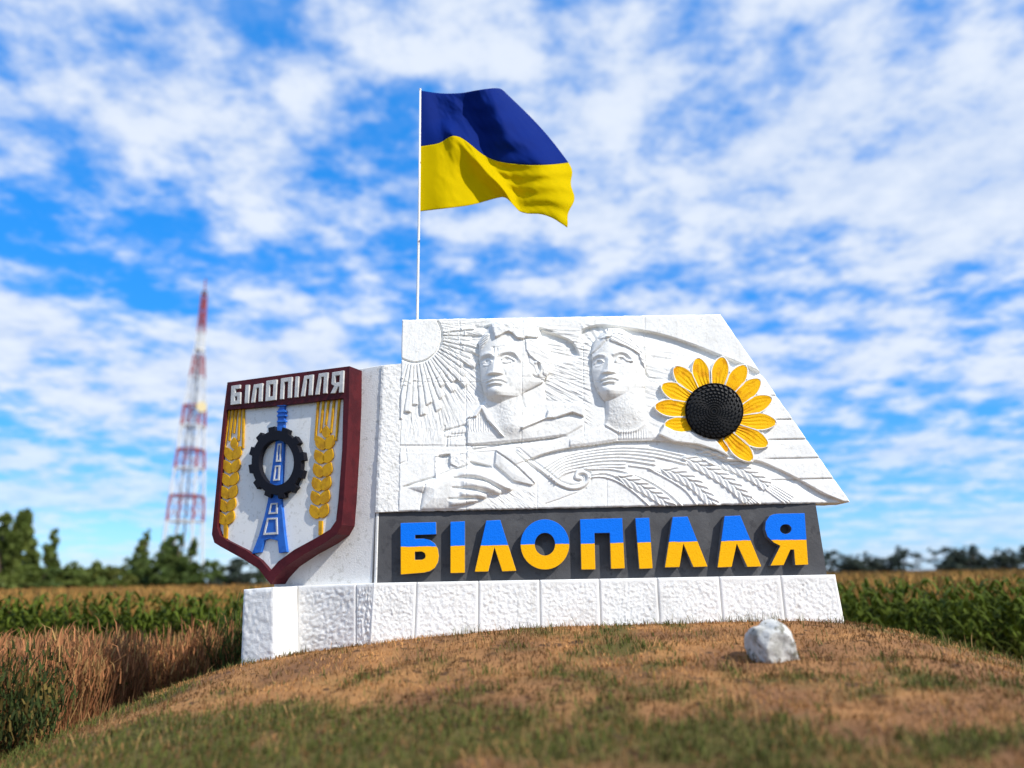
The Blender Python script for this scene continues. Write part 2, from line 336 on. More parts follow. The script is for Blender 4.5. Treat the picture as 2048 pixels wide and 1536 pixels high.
    # ---- ribbon and scroll
    m = win(1030, 895, 1195, 990)
    def scr(x, y, hh):
        d, t, s = seg_d(x, y, SCROLL); return hh+5*np.exp(-(d/3.4)**4)-3*np.exp(-((d-5.5)/1.8)**2)
    add(m, scr)
    ridge(VB((1440, 730), (1560, 690), (1690, 640), (1770, 600)), 1.6, -3.5)
    # ---- paper / book in the hand
    m = win(980, 890, 1085, 985)
    def pap(x, y, hh):
        s = sdpoly(x, y, PAPER); d, t, sg = seg_d(x, y, VB((1020, 290), (1150, 380), (1220, 440), (1345, 560)))
        return hh+sstep(-1.2, 1.2, s)*(8+np.minimum(s, 10)*.25)-3.5*np.exp(-(d/1.4)**2)*(s > 0)+sstep(0, 1.5, s)*np.where(sg > 0, -2., 1.)
    add(m, pap)
    # ---- buildings and the step under the shoulders (landscape lines)
    ridge(VB((600, 135), (860, 62)), 2.4, -5); ridge(VB((605, 140), (612, 90)), 1.8, -3.5)
    ridge(VB((625, 260), (630, 185), (780, 165)), 2., -4); ridge(VB((650, 245), (655, 200), (775, 180)), 1.4, -2.5); ridge(VB((670, 160), (780, 150)), 1.8, -3.)
    ridge(VB((832, 265), (832, 90)), 1.6, -3.); ridge(VB((790, 245), (980, 246), (1150, 215), (1390, 180), (1600, 168)), 2.2, -5)
    step_recess(smooth_pts(VB((800, 285), (980, 255), (1150, 220), (1390, 185), (1600, 172))), VB((1500, 260), (1200, 290), (820, 310)), 9, 12)
    step_recess(VB((800, 385), (830, 380), (990, 420), (1000, 440)), VB((960, 460), (810, 450)), 14, 20)
    for p, w, a in ((VB((1408, 105), (1410, 180)), 2., -4), (VB((1440, 180), (1440, 125), (1585, 105), (1585, 165)), 1.5, -3),
                    (VB((250, 255), (780, 262)), 1.8, -2.4), (VB((232, 160), (232, 300), (215, 420)), 1.6, -2.), (VB((290, 260), (300, 370)), 1.2, -2.), (VB((230, 405), (300, 378)), 1.2, -2.5),
                    (VB((810, 300), (1030, 282)), 2, 3.), (VB((1205, 290), (1310, 370)), 1.8, -4.), (VB((410, 770), (420, 680), (455, 575)), 1.3, -3.5)):
        ridge(p, w, a)
    m = inpoly(X, Y, VB((660, 330), (810, 290), (815, 400), (720, 430), (660, 400))); h[m] += 3+5*N(X[m]/7, Y[m]/7, 31)
    m = inpoly(X, Y, VB((555, 335), (655, 322), (655, 440), (570, 470), (560, 505), (535, 510), (540, 340))); h[m] -= 5*sstep(0, 25, 950-Y[m])
    step_recess(VB((555, 330), (655, 320), (658, 350)), VB((650, 380), (560, 390)), 12, 12)
    ridge(VB((545, 340), (542, 510)), 2.5, 4); ridge(VB((275, 592), (400, 550), (530, 512)), 2.2, -6); step_recess(VB((560, 490), (680, 440), (790, 420)), VB((790, 450), (680, 465), (560, 510)), 8, 9)
    m = win(797, 855, 935, 885)
    add(m, lambda x, y, hh: hh+3.*N(x/2.6+y/12, y/14, 6, 2)*sstep(797, 810, x)*sstep(935, 925, x)*sstep(855, 860, y)*sstep(885, 880, y))
    m = win(798, 800, 935, 862)
    add(m, lambda x, y, hh: hh+3.*N(x/3.2-y/16, y/18, 7, 2)*sstep(815, 835, y)*sstep(862, 850, y)*sstep(935, 915, x))
    m = win(970, 975, 1090, 1025)
    add(m, lambda x, y, hh: hh+3.2*N((x+y*1.1)/26, (x*.8-y)/3.2, 12, 2)*sstep(970, 985, x)*sstep(1090, 1060, x)*sstep(975, 985, y))
    # ---- hand: back of the hand and four curled fingers
    m = win(790, 930, 1035, 1030)
    def hand(x, y, hh):
        s = sdpoly(x, y, HAND); b = 12*np.sqrt(np.clip(s, 0, 22)/22)
        return hh+b*sstep(800, 850, x)
    add(m, hand)
    for p, w, a, tp in ((VB((700, 480), (830, 478), (960, 510), (1080, 570), (1150, 600)), 6.5, 9, .25), (VB((740, 560), (880, 575), (1000, 610), (1050, 632)), 6.5, 9, .2),
                    (VB((730, 650), (850, 655), (940, 665)), 5.5, 8, .2), (VB((640, 730), (780, 715), (870, 700)), 5., 7, .2)):
        p = smooth_pts(p); xs = [q[0] for q in p]; ys = [q[1] for q in p]; m = win(min(xs)-14, min(ys)-14, max(xs)+14, max(ys)+14)
        def fin(x, y, hh):
            d, t, sg = seg_d(x, y, p); ww = w*(1.1-tp*t); return hh+a*np.sqrt(np.clip(1-(d/ww)**2, 0, 1))*sstep(0, .2, t)*(1+.12*np.cos(t*16))
        add(m, fin)
    for p in (VB((690, 520), (820, 520), (960, 548), (1060, 610)), VB((680, 600), (830, 610), (960, 645)), VB((650, 690), (800, 690), (920, 690))):
        ridge(smooth_pts(p), 1.9, -6)
    # ---- the man
    m = win(935, 630, 1180, 905)
    def man(x, y, hh):
        u = (x-940)*8.084; v = (y-630)*8.084
        s = sdpoly(x, y, MAN_BUST)
        body = 4+1.2*N(x/9, y/9, 20)
        neck = 13*np.exp(-(((x-1022)-(y-830)*.12)/30)**2)*sstep(880, 850, y)
        base = np.where(s > 0, body*sstep(0, 5, s)+neck*sstep(0, 8, s), 0)
        # head volume: ridge of the face left of centre, long cheek to the right
        xl = np.interp(v, [130, 300, 480, 700, 900, 1100, 1270, 1380, 1440], [330, 190, 140, 160, 170, 188, 232, 300, 400])
        xr = np.interp(v, [130, 220, 470, 600, 760, 950, 1100, 1250, 1330, 1440], [1000, 1120, 1240, 1300, 1310, 1285, 1180, 900, 810, 640])
        xm = np.interp(v, [130, 400, 700, 930, 1110, 1270, 1440], [560, 470, 415, 400, 420, 450, 480])
        tl = np.clip((u-xl)/(xm-xl), 0, 1); tr = np.clip((xr-u)/(xr-xm), 0, 1)
        p = np.where(u < xm, .30+.70*np.sin(tl*1.5708)**.9, .32+.68*np.sin(tr*1.5708)**.75)
        p = p*np.where((u > xl) & (u < xr), 1, 0)
        vert = np.interp(v, [130, 200, 400, 560, 660, 760, 900, 1100, 1280, 1330, 1350, 1440], [.78, .86, .93, .97, 1.0, .95, .97, .98, 1.0, .95, .82, .38])
        jaw = sstep(1450, 1425, v)*sstep(125, 140, v)
        head = 31*p*vert*jaw
        inside = (s > 0) & (v < 1450)
        return np.where(inside, np.maximum(head, base), np.where(s > 0, base, hh-2.5*np.exp(-np.clip(-s, 0, 99)/7)*(v < 1400)))
    add(m, man)
    M1 = lambda a, b: VM((a, b))[0]
    def G(V, a, b, ra, rb, amp, ang=0., sc=8.084):
        c = V((a, b))[0]; gauss(c[0], c[1], ra/sc, rb/sc, amp, ang)
    def R(V, pts, w, amp, sc=8.084, sharp=False, taper=0.):
        ridge(smooth_pts(V(*pts)), w/sc, amp, taper, sharp)
    def nose(V, top, tip, w0, w1, a0, a1, sc, right=1.25):
        (x0, y0), (x1, y1) = V(top, tip); m = win(x0-20, y0-6, x1+20, y1+8)
        def f(x, y, hh):
            t = (y-y0)/(y1-y0); tc = np.clip(t, 0, 1); cx = x0+(x1-x0)*tc; w = (w0+(w1-w0)*tc**1.3)/sc; a = a0+(a1-a0)*tc
            d = x-cx; d = np.where(d > 0, d/right, d); f_ = np.clip(1.15-np.abs(d)/w, 0, 1)
            return hh+a*f_*sstep(-.05, .2, t)*sstep(1.09, 1.0, t)
        add(m, f)
    # hair: heavy block above the brow, combed strands on the side
    HB = VM((340, 180), (460, 138), (840, 150), (870, 205), (1110, 222), (1105, 395), (1080, 412), (900, 400), (860, 432), (760, 420), (690, 350), (620, 318), (560, 340), (480, 390), (410, 415), (375, 300))
    m = win(975, 640, 1085, 690)
    add(m, lambda x, y, hh: hh+9*sstep(-1.2, 1.6, sdpoly(x, y, HB))*(1+.35*N(x/6, y/4, 41)))
    HS = VM((890, 430), (1100, 410), (1240, 520), (1300, 640), (1300, 900), (1240, 1010), (1180, 980), (1160, 820), (1040, 760), (960, 690), (900, 600))
    m = win(1045, 675, 1106, 762)
    add(m, lambda x, y, hh: hh+sstep(-1, 2, sdpoly(x, y, HS))*(4+3*N((y-x*.45)/3, (x+y*.45)/22, 44, 2)))
    HL = VM((150, 500), (230, 330), (330, 340), (300, 430), (230, 520), (180, 600)); m = win(955, 668, 985, 708)
    add(m, lambda x, y, hh: hh+sstep(-1, 2, sdpoly(x, y, HL))*(3+1.4*np.sin((y+x*.6)*1.4)))
    # brow, sockets, eyes
    G(VM, 275, 768, 95, 62, -8.5); G(VM, 600, 748, 120, 56, -8.5)
    R(VM, [(200, 690), (290, 668), (370, 690)], 34, 4.2); R(VM, [(455, 685), (590, 640), (700, 645), (760, 700), (810, 765)], 34, 5.)
    G(VM, 275, 790, 60, 34, 6.); G(VM, 595, 760, 78, 36, 6.2)
    R(VM, [(215, 790), (260, 757), (320, 760), (352, 800)], 16, 3.8); R(VM, [(515, 750), (570, 715), (640, 725), (720, 772)], 17, 4.6)
    R(VM, [(220, 835), (280, 848), (340, 828)], 13, 2.6); R(VM, [(540, 800), (600, 805), (660, 785)], 13, 2.6)
    for c, r in (((275, 785), 18), ((600, 752), 20)): G(VM, c[0], c[1], r, r, -4.)
    R(VM, [(530, 830), (590, 838), (650, 820)], 16, -2.2)
    R(VM, [(385, 570), (388, 690)], 15, -3.); R(VM, [(440, 590), (445, 690)], 15, -3.); R(VM, [(350, 560), (440, 565), (540, 545)], 14, -1.2)
    nose(VM, (408, 660), (395, 985), 55, 120, 4.5, 13.5, 8.084)
    G(VM, 320, 985, 38, 30, 3.); G(VM, 490, 985, 40, 32, 3.)
    R(VM, [(500, 890), (550, 960), (570, 1010)], 18, -2.4)
    # mouth and chin
    G(VM, 420, 1110, 150, 75, 4.5)
    R(VM, [(285, 1128), (370, 1112), (430, 1104), (520, 1108), (580, 1138)], 17, -5.)
    R(VM, [(310, 1092), (400, 1075), (500, 1082), (555, 1110)], 22, 2.4); R(VM, [(320, 1146), (420, 1140), (520, 1150)], 18, 2.2)
    R(VM, [(310, 1190), (400, 1180), (480, 1195)], 26, -4.2); R(VM, [(390, 1030), (393, 1065)], 13, -2.)
    G(VM, 440, 1265, 125, 70, 5.); R(VM, [(590, 1080), (640, 1180)], 40, -1.5); G(VM, 700, 930, 120, 90, 2.); R(VM, [(680, 880), (620, 1000)], 24, -1.2)
    # ear
    R(VM, [(1060, 800), (1110, 790), (1155, 850), (1150, 930), (1115, 985)], 20, 4.); G(VM, 1105, 880, 24, 50, -6.); R(VM, [(1020, 1010), (1090, 1040), (1210, 1080)], 18, -4)
    R(VM, [(945, 690), (950, 800), (1020, 860), (1060, 960)], 14, -2.)
    # neck, collar, shirt
    R(VM, [(840, 1330), (850, 1420), (880, 1500)], 24, -3); R(VM, [(790, 1330), (770, 1450), (740, 1600)], 30, 2.)
    for pts, a in ((VA((900, 1055), (1030, 935), (1060, 940), (1140, 1090), (1250, 1230), (1200, 1195), (1090, 1080), (1040, 975), (990, 1045)), 8.),
                   (VA((1405, 1140), (1640, 1050), (1660, 975), (1710, 1035), (1890, 930), (1990, 950), (1990, 1045), (1880, 1005), (1720, 1058), (1640, 1060), (1420, 1160)), 8.)):
        xs = [q[0] for q in pts]; ys = [q[1] for q in pts]; m = win(min(xs)-4, min(ys)-4, max(xs)+4, max(ys)+4)
        h[m] += a*sstep(-1., 1.4, sdpoly(X[m], Y[m], pts))
    step_recess(VA((1040, 975), (1090, 1075), (1220, 1200)), VA((1190, 1200), (1060, 1110)), 8, 10)
    step_recess(VA((1720, 1055), (1880, 1005), (1995, 1045)), VA((1990, 1065), (1740, 1075)), 8, 10)
    m = inpoly(X, Y, VA((1180, 930), (1400, 870), (1400, 1150), (1260, 1230), (1150, 1060))); h[m] += 1.5*N(X[m]/2.6, Y[m]/2.6, 51)
    m = inpoly(X, Y, VA((900, 1080), (1040, 1010), (1130, 1120), (1130, 1180), (900, 1180))); h[m] += 1.2*np.sin(X[m]*1.3+3*N(X[m]/9, Y[m]/9, 53))
    # ---- the woman
    m = win(1140, 640, 1350, 905)
    def wom(x, y, hh):
        u = (x-1150)*8.533; v = (y-640)*8.533
        s = sdpoly(x, y, WOM_BUST)
        neck = 17*np.clip(1-((u-(860+(v-1400)*.08))/390)**2, 0, 1)*sstep(2050, 1450, v)*sstep(1100, 1200, v)
        base = np.where(s > 0, (3.5+1.2*N(x/9, y/9, 21))*sstep(0, 6, s)+neck, 0)
        xl = np.interp(v, [145, 300, 560, 880, 1060, 1240, 1370, 1400], [500, 360, 284, 292, 320, 390, 480, 560])
        xr = np.interp(v, [145, 260, 400, 560, 760, 1000, 1150, 1250, 1330, 1400], [780, 980, 1090, 1190, 1220, 1210, 1190, 1060, 900, 700])
        xm = np.interp(v, [145, 400, 640, 900, 1070, 1200, 1400], [600, 570, 560, 545, 560, 570, 600])
        tl = np.clip((u-xl)/(xm-xl), 0, 1); tr = np.clip((xr-u)/(xr-xm), 0, 1)
        p = np.where(u < xm, .28+.72*np.sin(tl*1.5708)**.9, .26+.74*np.sin(tr*1.5708)**.75)
        p = p*np.where((u > xl) & (u < xr), 1, 0)
        vert = np.interp(v, [145, 220, 400, 560, 660, 760, 900, 1100, 1240, 1290, 1330, 1400], [.62, .76, .9, .97, 1., .95, .96, .98, 1., .93, .78, .36])
        head = 28*p*vert*sstep(1410, 1385, v)*sstep(140, 170, v)
        return np.where((s > 0) & (v < 1410), np.maximum(head, base), np.where(s > 0, base, hh-2.5*np.exp(-np.clip(-s, 0, 99)/7)*(v < 1500)*sstep(1150, 1158, x)))
    add(m, wom)
    k = 8.533
    R(VW, [(295, 560), (380, 470), (480, 380), (560, 310)], 30, 2.5, k); R(VW, [(300, 590), (420, 500), (520, 400)], 16, -3, k)
    HBD = VW((400, 340), (560, 265), (720, 245), (850, 280), (980, 370), (1080, 480), (1160, 600), (1200, 760), (1190, 860), (1120, 740), (1070, 610), (980, 550), (860, 490), (720, 450), (590, 400), (570, 370), (600, 330), (480, 350))
    m = win(1185, 662, 1295, 745)
    add(m, lambda x, y, hh: hh+sstep(-1.2, 1.6, sdpoly(x, y, HBD))*(5.5+.9*np.sin((y-x*.5)*.9)))
    R(VW, [(400, 345), (540, 290), (660, 275), (830, 300), (960, 390), (1060, 500), (1150, 640)], 14, -3.5, k)
    R(VW, [(520, 235), (500, 200), (560, 180)], 22, 3, k)
    for a in (530, 570, 610, 650): R(VW, [(a, 170), (a+8, 235)], 10, -2.5, k)
    G(VW, 385, 745, 92, 66, -8, 0, k); G(VW, 770, 694, 125, 58, -8, 0, k)
    R(VW, [(300, 660), (380, 622), (480, 640)], 26, 3., k); R(VW, [(640, 630), (740, 588), (840, 596), (910, 650), (960, 710)], 28, 4.2, k)
    G(VW, 395, 755, 62, 42, 5., 0, k); G(VW, 765, 712, 85, 40, 5., 0, k)
    R(VW, [(330, 760), (370, 710), (430, 712), (470, 750)], 16, 4., k); R(VW, [(680, 740), (720, 672), (800, 668), (870, 722), (960, 735)], 17, 4.6, k)
    R(VW, [(350, 812), (410, 808), (460, 780)], 12, 1.6, k); R(VW, [(690, 752), (760, 766), (830, 742)], 12, 1.6, k)
    G(VW, 398, 752, 18, 20, -4, 0, k); G(VW, 765, 710, 20, 22, -4, 0, k)
    nose(VW, (560, 650), (548, 935), 45, 105, 4., 12.5, k)
    G(VW, 480, 925, 34, 28, 2.5, 0, k); G(VW, 630, 925, 36, 28, 2.5, 0, k)
    G(VW, 570, 1050, 120, 70, 4, 0, k)
    R(VW, [(440, 1085), (520, 1062), (580, 1052), (650, 1050), (705, 1068)], 15, -4.5, k)
    R(VW, [(460, 1052), (540, 1020), (620, 1022), (690, 1045)], 20, 2.6, k); R(VW, [(470, 1100), (560, 1092), (650, 1085)], 18, 2.6, k)
    R(VW, [(490, 1145), (560, 1130), (620, 1140)], 24, -4., k); G(VW, 580, 1220, 110, 60, 4.5, 0, k); R(VW, [(520, 985), (522, 1012)], 12, -1.6, k)
    G(VW, 900, 900, 150, 110, 1.5, 0, k)
    R(VW, [(1185, 460), (1195, 700), (1190, 860), (1250, 980)], 16, -4, k)
    # neckline with pleats
    R(VC, [(455, 985), (560, 1040), (700, 1030), (790, 960)], 10, 2.2, 4.096); R(VC, [(455, 1000), (555, 1060), (555, 1100)], 9, -3.5, 4.096)
    m = win(1225, 850, 1300, 882)
    add(m, lambda x, y, hh: hh+0.9*np.sin(x*1.25)*sstep(858, 864, y)*sstep(880, 874, y)*sstep(1228, 1236, x)*sstep(1300, 1285, x))
    m = inpoly(X, Y, VC((480, 810), (740, 720), (760, 950), (570, 1030), (470, 970))); h[m] += 1.6*N(X[m]/2.6, Y[m]/2.6, 55)
    # ---- slab joints and chisel roughness
    wob = 1.2*N(X/30, Y/30, 60)
    def joint(x0, y0, x1, y1, w=1.0, a=-1.7):
        m = win(min(x0, x1)-5, min(y0, y1)-2, max(x0, x1)+5, max(y0, y1)+5) if True else None
        d, t, s = seg_d(X[m]+wob[m], Y[m]+wob[m], [(x0, y0), (x1, y1)]); h[m] += a*np.exp(-(d/w)**2)
    for j in JOINTS: joint(*j)
    strip = sstep(802, 797, X)
    h += 1.5*N(X/5, Y/5, 71, 3)*(.55+1.6*strip)+1.4*N(X/24, Y/24, 75, 2)
    rough = sstep(.02, .2, N(X/40, Y/40, 77, 2))
    h += rough*1.0*N((X+Y*.4)/3.2, (Y-X*.4)/9, 81, 2)
    return h*.66
JOINTS = [(919, 632, 920, 764), (932, 764, 932, 1030), (1045, 632, 1043, 890), (1166, 690, 1168, 872), (1289, 624, 1290, 756), (798, 764, 985, 764), (1043, 757, 1170, 760), (1160, 762, 1230, 766), (1300, 756, 1350, 760), (798, 890, 932, 891), (1074, 940, 1074, 1030), (1214, 960, 1213, 1030)]
# ================================================================ ground
Z_FIELD = -1.92
PX_ = [-40, -14, -9, -6.5, -5.3, -4.2, -3.1, -1.5, 0, 2, 3.6, 4.4, 5.9, 8, 11, 16, 40]
PZ_ = [Z_FIELD, Z_FIELD, -1.8, -1.48, -1.2, -.72, -.33, -.1, .0, .035, .02, -.16, -.62, -1.15, -1.65, Z_FIELD, Z_FIELD]
def ground_z(x, y):
    x = np.asarray(x, float); y = np.asarray(y, float)
    p = 0
    for o, w in ((-.5, .25), (0, .5), (.5, .25)): p = p+w*np.interp(x+o, PX_, PZ_)
    back = 1-sstep(.6, 7.5, y); z = Z_FIELD+(p-Z_FIELD)*back
    zf = p-.125*np.clip(-.5-y, 0, None); lo = np.maximum(-1.35-.12*np.clip(np.abs(x)-3, 0, 4), Z_FIELD); k = .12
    zfront = lo+k*np.log1p(np.exp(np.clip((zf-lo)/k, -40, 40)))
    z = np.where(y < -.5, zfront+(np.clip(p-lo, 0, None)*0), z)
    near = np.exp(-((x/12)**2+((y+3)/9)**2))
    z = z+near*(.07*fbm(x*1.1, y*1.1, 101, 3)+.10*fbm(x*3.1, y*3.1, 105, 2)*sstep(-.4, -1.6, y))
    return z
def stretched(lo, hi, n, c, s):
    t = np.linspace(math.asinh((lo-c)/s), math.asinh((hi-c)/s), n); return c+s*np.sinh(t)
gx = stretched(-3000, 3000, 420, 0, 6.); gy = stretched(-120, 4000, 420, -3, 5.)
GX, GY = np.meshgrid(gx, gy); GZ = ground_z(GX, GY)
nr, nc = GX.shape; idx = np.arange(nr*nc).reshape(nr, nc)
def grid_faces(idx): return np.stack([idx[:-1, :-1], idx[:-1, 1:], idx[1:, 1:], idx[1:, :-1]], -1).reshape(-1, 4)
def green_amount(x, y):                  # where the turf is still green: the flanks and scattered tufts
    a = .8*fbm(x*1.1+3, y*1.1, 120, 3)+.75*fbm(x*2.9, y*2.9, 125, 2)
    bias = -.17+.145*sstep(-1.2, -4.4, y)+.24*sstep(0.4, -2.6, x)*sstep(-1.2, -2.5, y)+.30*sstep(3.4, 5.4, np.abs(x-.3))+.3*sstep(1.0, 3.0, y)
    return sstep(-.12, .14, a+bias)
GG = green_amount(GX, GY).ravel()[:, None]; gn = fbm(GX*2.2, GY*2.2, 130, 3).ravel()[:, None]
DRY = np.array((.45, .225, .085)); DRY2 = np.array((.22, .11, .055)); GRN = np.array((.12, .10, .032)); FIELD = np.array((.09, .055, .025))
gt = sstep(-5.2, -1.2, GY).ravel()[:, None]; gd = np.clip(.05+.45*gt+2.2*gn, 0, 1); gc = (DRY*gd+DRY2*(1-gd))*(1-GG)+GRN*GG
far = sstep(9, 14, np.hypot(GX*.7, np.clip(GY+2, 0, None)*1.2)).ravel()[:, None]; gc = gc*(1-far)+FIELD*far
M['ground'] = material('turf_and_soil', (0, 0, 0), .95, None, bump=1., bscale=26., spec=.1, attr='col', fine=(.10, .055, .03), fscale=7.)
g = npmesh('ground', np.stack([GX, GY, GZ], -1).reshape(-1, 3), grid_faces(idx), M['ground'], smooth=True, colors=gc); tag(g, kind='structure')

# ================================================================ the monument
MON = empty('town_monument', (0, .1, 0), 'white concrete town entrance monument with carved relief, sunflower and blue-yellow name letters', 'monument')
UP = Vector((0, 0, 1)); NF = Vector((0, -1, 0)); PXM = 1/170.
# ---- carved relief slab
TL, TR, BR, BL = (804, 639), (1441, 628), (1701, 1004), (796, 1023)
NU, NV = 980, 410
uu = np.linspace(0, 1, NU); vv = np.linspace(0, 1, NV); U_, V_ = np.meshgrid(uu, vv)
def bil(k): return (TL[k]*(1-U_)+TR[k]*U_)*(1-V_)+(BL[k]*(1-U_)+BR[k]*U_)*V_
QX, QY = bil(0), bil(1)
edge_n = 1.1*fbm(QX/9, QY*0+3, 201, 3)
QY = QY+edge_n*(np.exp(-(V_*NV)/6)*-1.6+np.exp(-((1-V_)*NV)/6)*1.8)
QX = QX+1.6*fbm(QY/8, QX*0+5, 205, 3)*(np.exp(-(U_*NU)/6)+np.exp(-((1-U_)*NU)/6))
H = relief(QX, QY)
ed = np.minimum(np.minimum(U_*NU, (1-U_)*NU), np.minimum(V_*NV, (1-V_)*NV)); H = H-2.2*np.exp(-(ed/1.6)**2)
def plane_np(px, py, Y):
    dx = _f.x*F_PX+_r.x*(px-1024)+_u.x*(768-py); dy = _f.y*F_PX+_r.y*(px-1024)+_u.y*(768-py); dz = _f.z*F_PX+_r.z*(px-1024)+_u.z*(768-py)
    t = (Y-CAM.y)/dy; return np.stack([CAM.x+dx*t, np.full(px.shape, Y), CAM.z+dz*t], -1)
P = plane_np(QX, QY, 0.); P[..., 1] = -H*PXM
RV = P.reshape(-1, 3); RI = np.arange(NU*NV).reshape(NV, NU)
b_idx = np.concatenate([RI[0, :], RI[1:, -1], RI[-1, -2::-1], RI[-2:0:-1, 0]]); nb = len(b_idx)
sv = np.concatenate([RV[b_idx], RV[b_idx]]); sv[nb:, 1] = .42
fs = [(i, (i+1) % nb, nb+(i+1) % nb, nb+i) for i in range(nb)]+[tuple(range(nb, 2*nb))]
SLAB = mesh('relief_slab', sv, fs, M['relief'], MON)
cx = .25*(QX[:-1, :-1]+QX[1:, :-1]+QX[:-1, 1:]+QX[1:, 1:]); cy = .25*(QY[:-1, :-1]+QY[1:, :-1]+QY[:-1, 1:]+QY[1:, 1:])
ci = np.where(cy < 763, (cx > 919).astype(int), (cx > 932).astype(int))+(cx > 1044)+(cx > 1167)+(cx > 1289)
lab = ci+5*((cy > 762).astype(int)+(cy > 890))
names = {i: 'background_panel' for i in range(15)}
nl = 20
def setlab(mask, name):
    global nl
    lab[mask] = nl; names[nl] = name; nl += 1
setlab(np.hypot(cx-SUN[0], cy-SUN[1]) < 51, 'sun_disc')
setlab(inpoly(cx, cy, MAN_BUST), 'man_bust'); setlab(inpoly(cx, cy, WOM_BUST), 'woman_bust')
for c_, w_ in EARS: setlab(seg_d(cx, cy, c_)[0] < w_, 'wheat_ear')
setlab(seg_d(cx, cy, SCROLL)[0] < 5, 'ribbon'); setlab(inpoly(cx, cy, HAND), 'hand'); setlab(inpoly(cx, cy, PAPER), 'folded_paper')
# every connected piece of background becomes a panel of its own
def pieces(L):
    ids = np.arange(L.size).reshape(L.shape)
    for it in range(400):
        o = ids.copy()
        for ax in (0, 1):
            a = [slice(None)]*2; b = [slice(None)]*2; a[ax] = slice(1, None); b[ax] = slice(None, -1); a, b = tuple(a), tuple(b); same = L[a] == L[b]
            m = np.where(same, np.minimum(ids[a], ids[b]), ids[a]); m2 = np.where(same, np.minimum(ids[a], ids[b]), ids[b]); ids[a] = m; ids[b] = np.minimum(m2, ids[b])
        ids = ids.ravel()[ids]
        if (ids == o).all(): break
    return ids
for it in range(4):
    ids = pieces(lab); uq, cn = np.unique(ids, return_counts=True); small = np.isin(ids, uq[cn < 260])
    if not small.any(): break
    sh = np.roll(lab, 1, 1) if it % 2 == 0 else np.roll(lab, 1, 0)
    for k in range(60):
        fixm = small & ~np.roll(small, 1, 1 if it % 2 == 0 else 0); lab[fixm] = np.roll(lab, 1, 1 if it % 2 == 0 else 0)[fixm]; small &= ~fixm
        if not small.any(): break
ids = pieces(lab); old = dict(names); names = {}; lab2 = np.zeros_like(lab)
for q_, i_ in enumerate(np.unique(ids)): lab2[ids == i_] = q_; names[q_] = old[lab.ravel()[i_]]
lab = lab2
RF = grid_faces(RI); lf = lab.ravel()
for k, nm in names.items():
    f = RF[lf == k]
    if not len(f): continue
    used, inv = np.unique(f, return_inverse=True)
    o = npmesh(nm, RV[used], inv.reshape(-1, 4)[:, ::-1], M['relief'], SLAB)
for o_, l_ in (('man_bust', 'carved head and shoulders of a frowning man with swept hair and open collar'), ('woman_bust', 'carved head of a woman with a headscarf looking left'), ('sun_disc', 'carved quarter sun with spreading rays'), ('hand', 'carved hand with curled fingers')):
    bpy.data.objects[o_]['label'] = l_
# ---- rough strip at the left of the relief, a little lower
def rough_sheet(name, quad, Y, nu, nv, hfun, mat, parent, depth=.4, plane=None):
    """quad of photo points (tl,tr,br,bl) on an upright plane, with relief hfun(px,py)->m and real sides"""
    u = np.linspace(0, 1, nu); v = np.linspace(0, 1, nv); U, V = np.meshgrid(u, v); a, b, c, d = quad
    x = (a[0]*(1-U)+b[0]*U)*(1-V)+(d[0]*(1-U)+c[0]*U)*V; y = (a[1]*(1-U)+b[1]*U)*(1-V)+(d[1]*(1-U)+c[1]*U)*V
    if plane is None: Pn = plane_np(x, y, Y); n = np.array((0, -1., 0))
    else:
        p0, nn = plane; n = np.array(nn)
        D = np.stack([_f[k]*F_PX+_r[k]*(x-1024)+_u[k]*(768-y) for k in range(3)], -1); t = float((p0-CAM).dot(nn))/(D@n); Pn = np.array(CAM)+D*t[..., None]
    hh = hfun(x, y, U, V); Pn = Pn+hh[..., None]*n
    ix = np.arange(nu*nv).reshape(nv, nu); Vv = Pn.reshape(-1, 3)
    bi = np.concatenate([ix[0, :], ix[1:, -1], ix[-1, -2::-1], ix[-2:0:-1, 0]]); k = len(bi)
    bk = Vv[bi]-n*depth; base = len(Vv); Vv = np.concatenate([Vv, bk])
    sq = np.stack([bi, np.roll(bi, -1), base+np.roll(np.arange(k), -1), base+np.arange(k)], -1)
    return npmesh(name, Vv, np.concatenate([grid_faces(ix)[:, ::-1], sq]), mat, parent)
rough_sheet('side_strip', ((763, 731), (803, 727), (797, 1023), (750, 1025)), .012, 60, 300,
            lambda x, y, U, V: .012*fbm(x/5, y/5, 301, 3)+.006*fbm(x/18, y/18, 305, 2)-.012*np.exp(-(U*40)**2/9), M['white'], MON, .38)
# ---- dark name band
bd = [at(743.5, 1172, .05), at(751, 1010, .05), at(1630, 1000, .05), at(1655, 1158, .05)]
prism('name_band', bd, NF, .3, M['band'], MON, bevel=0)
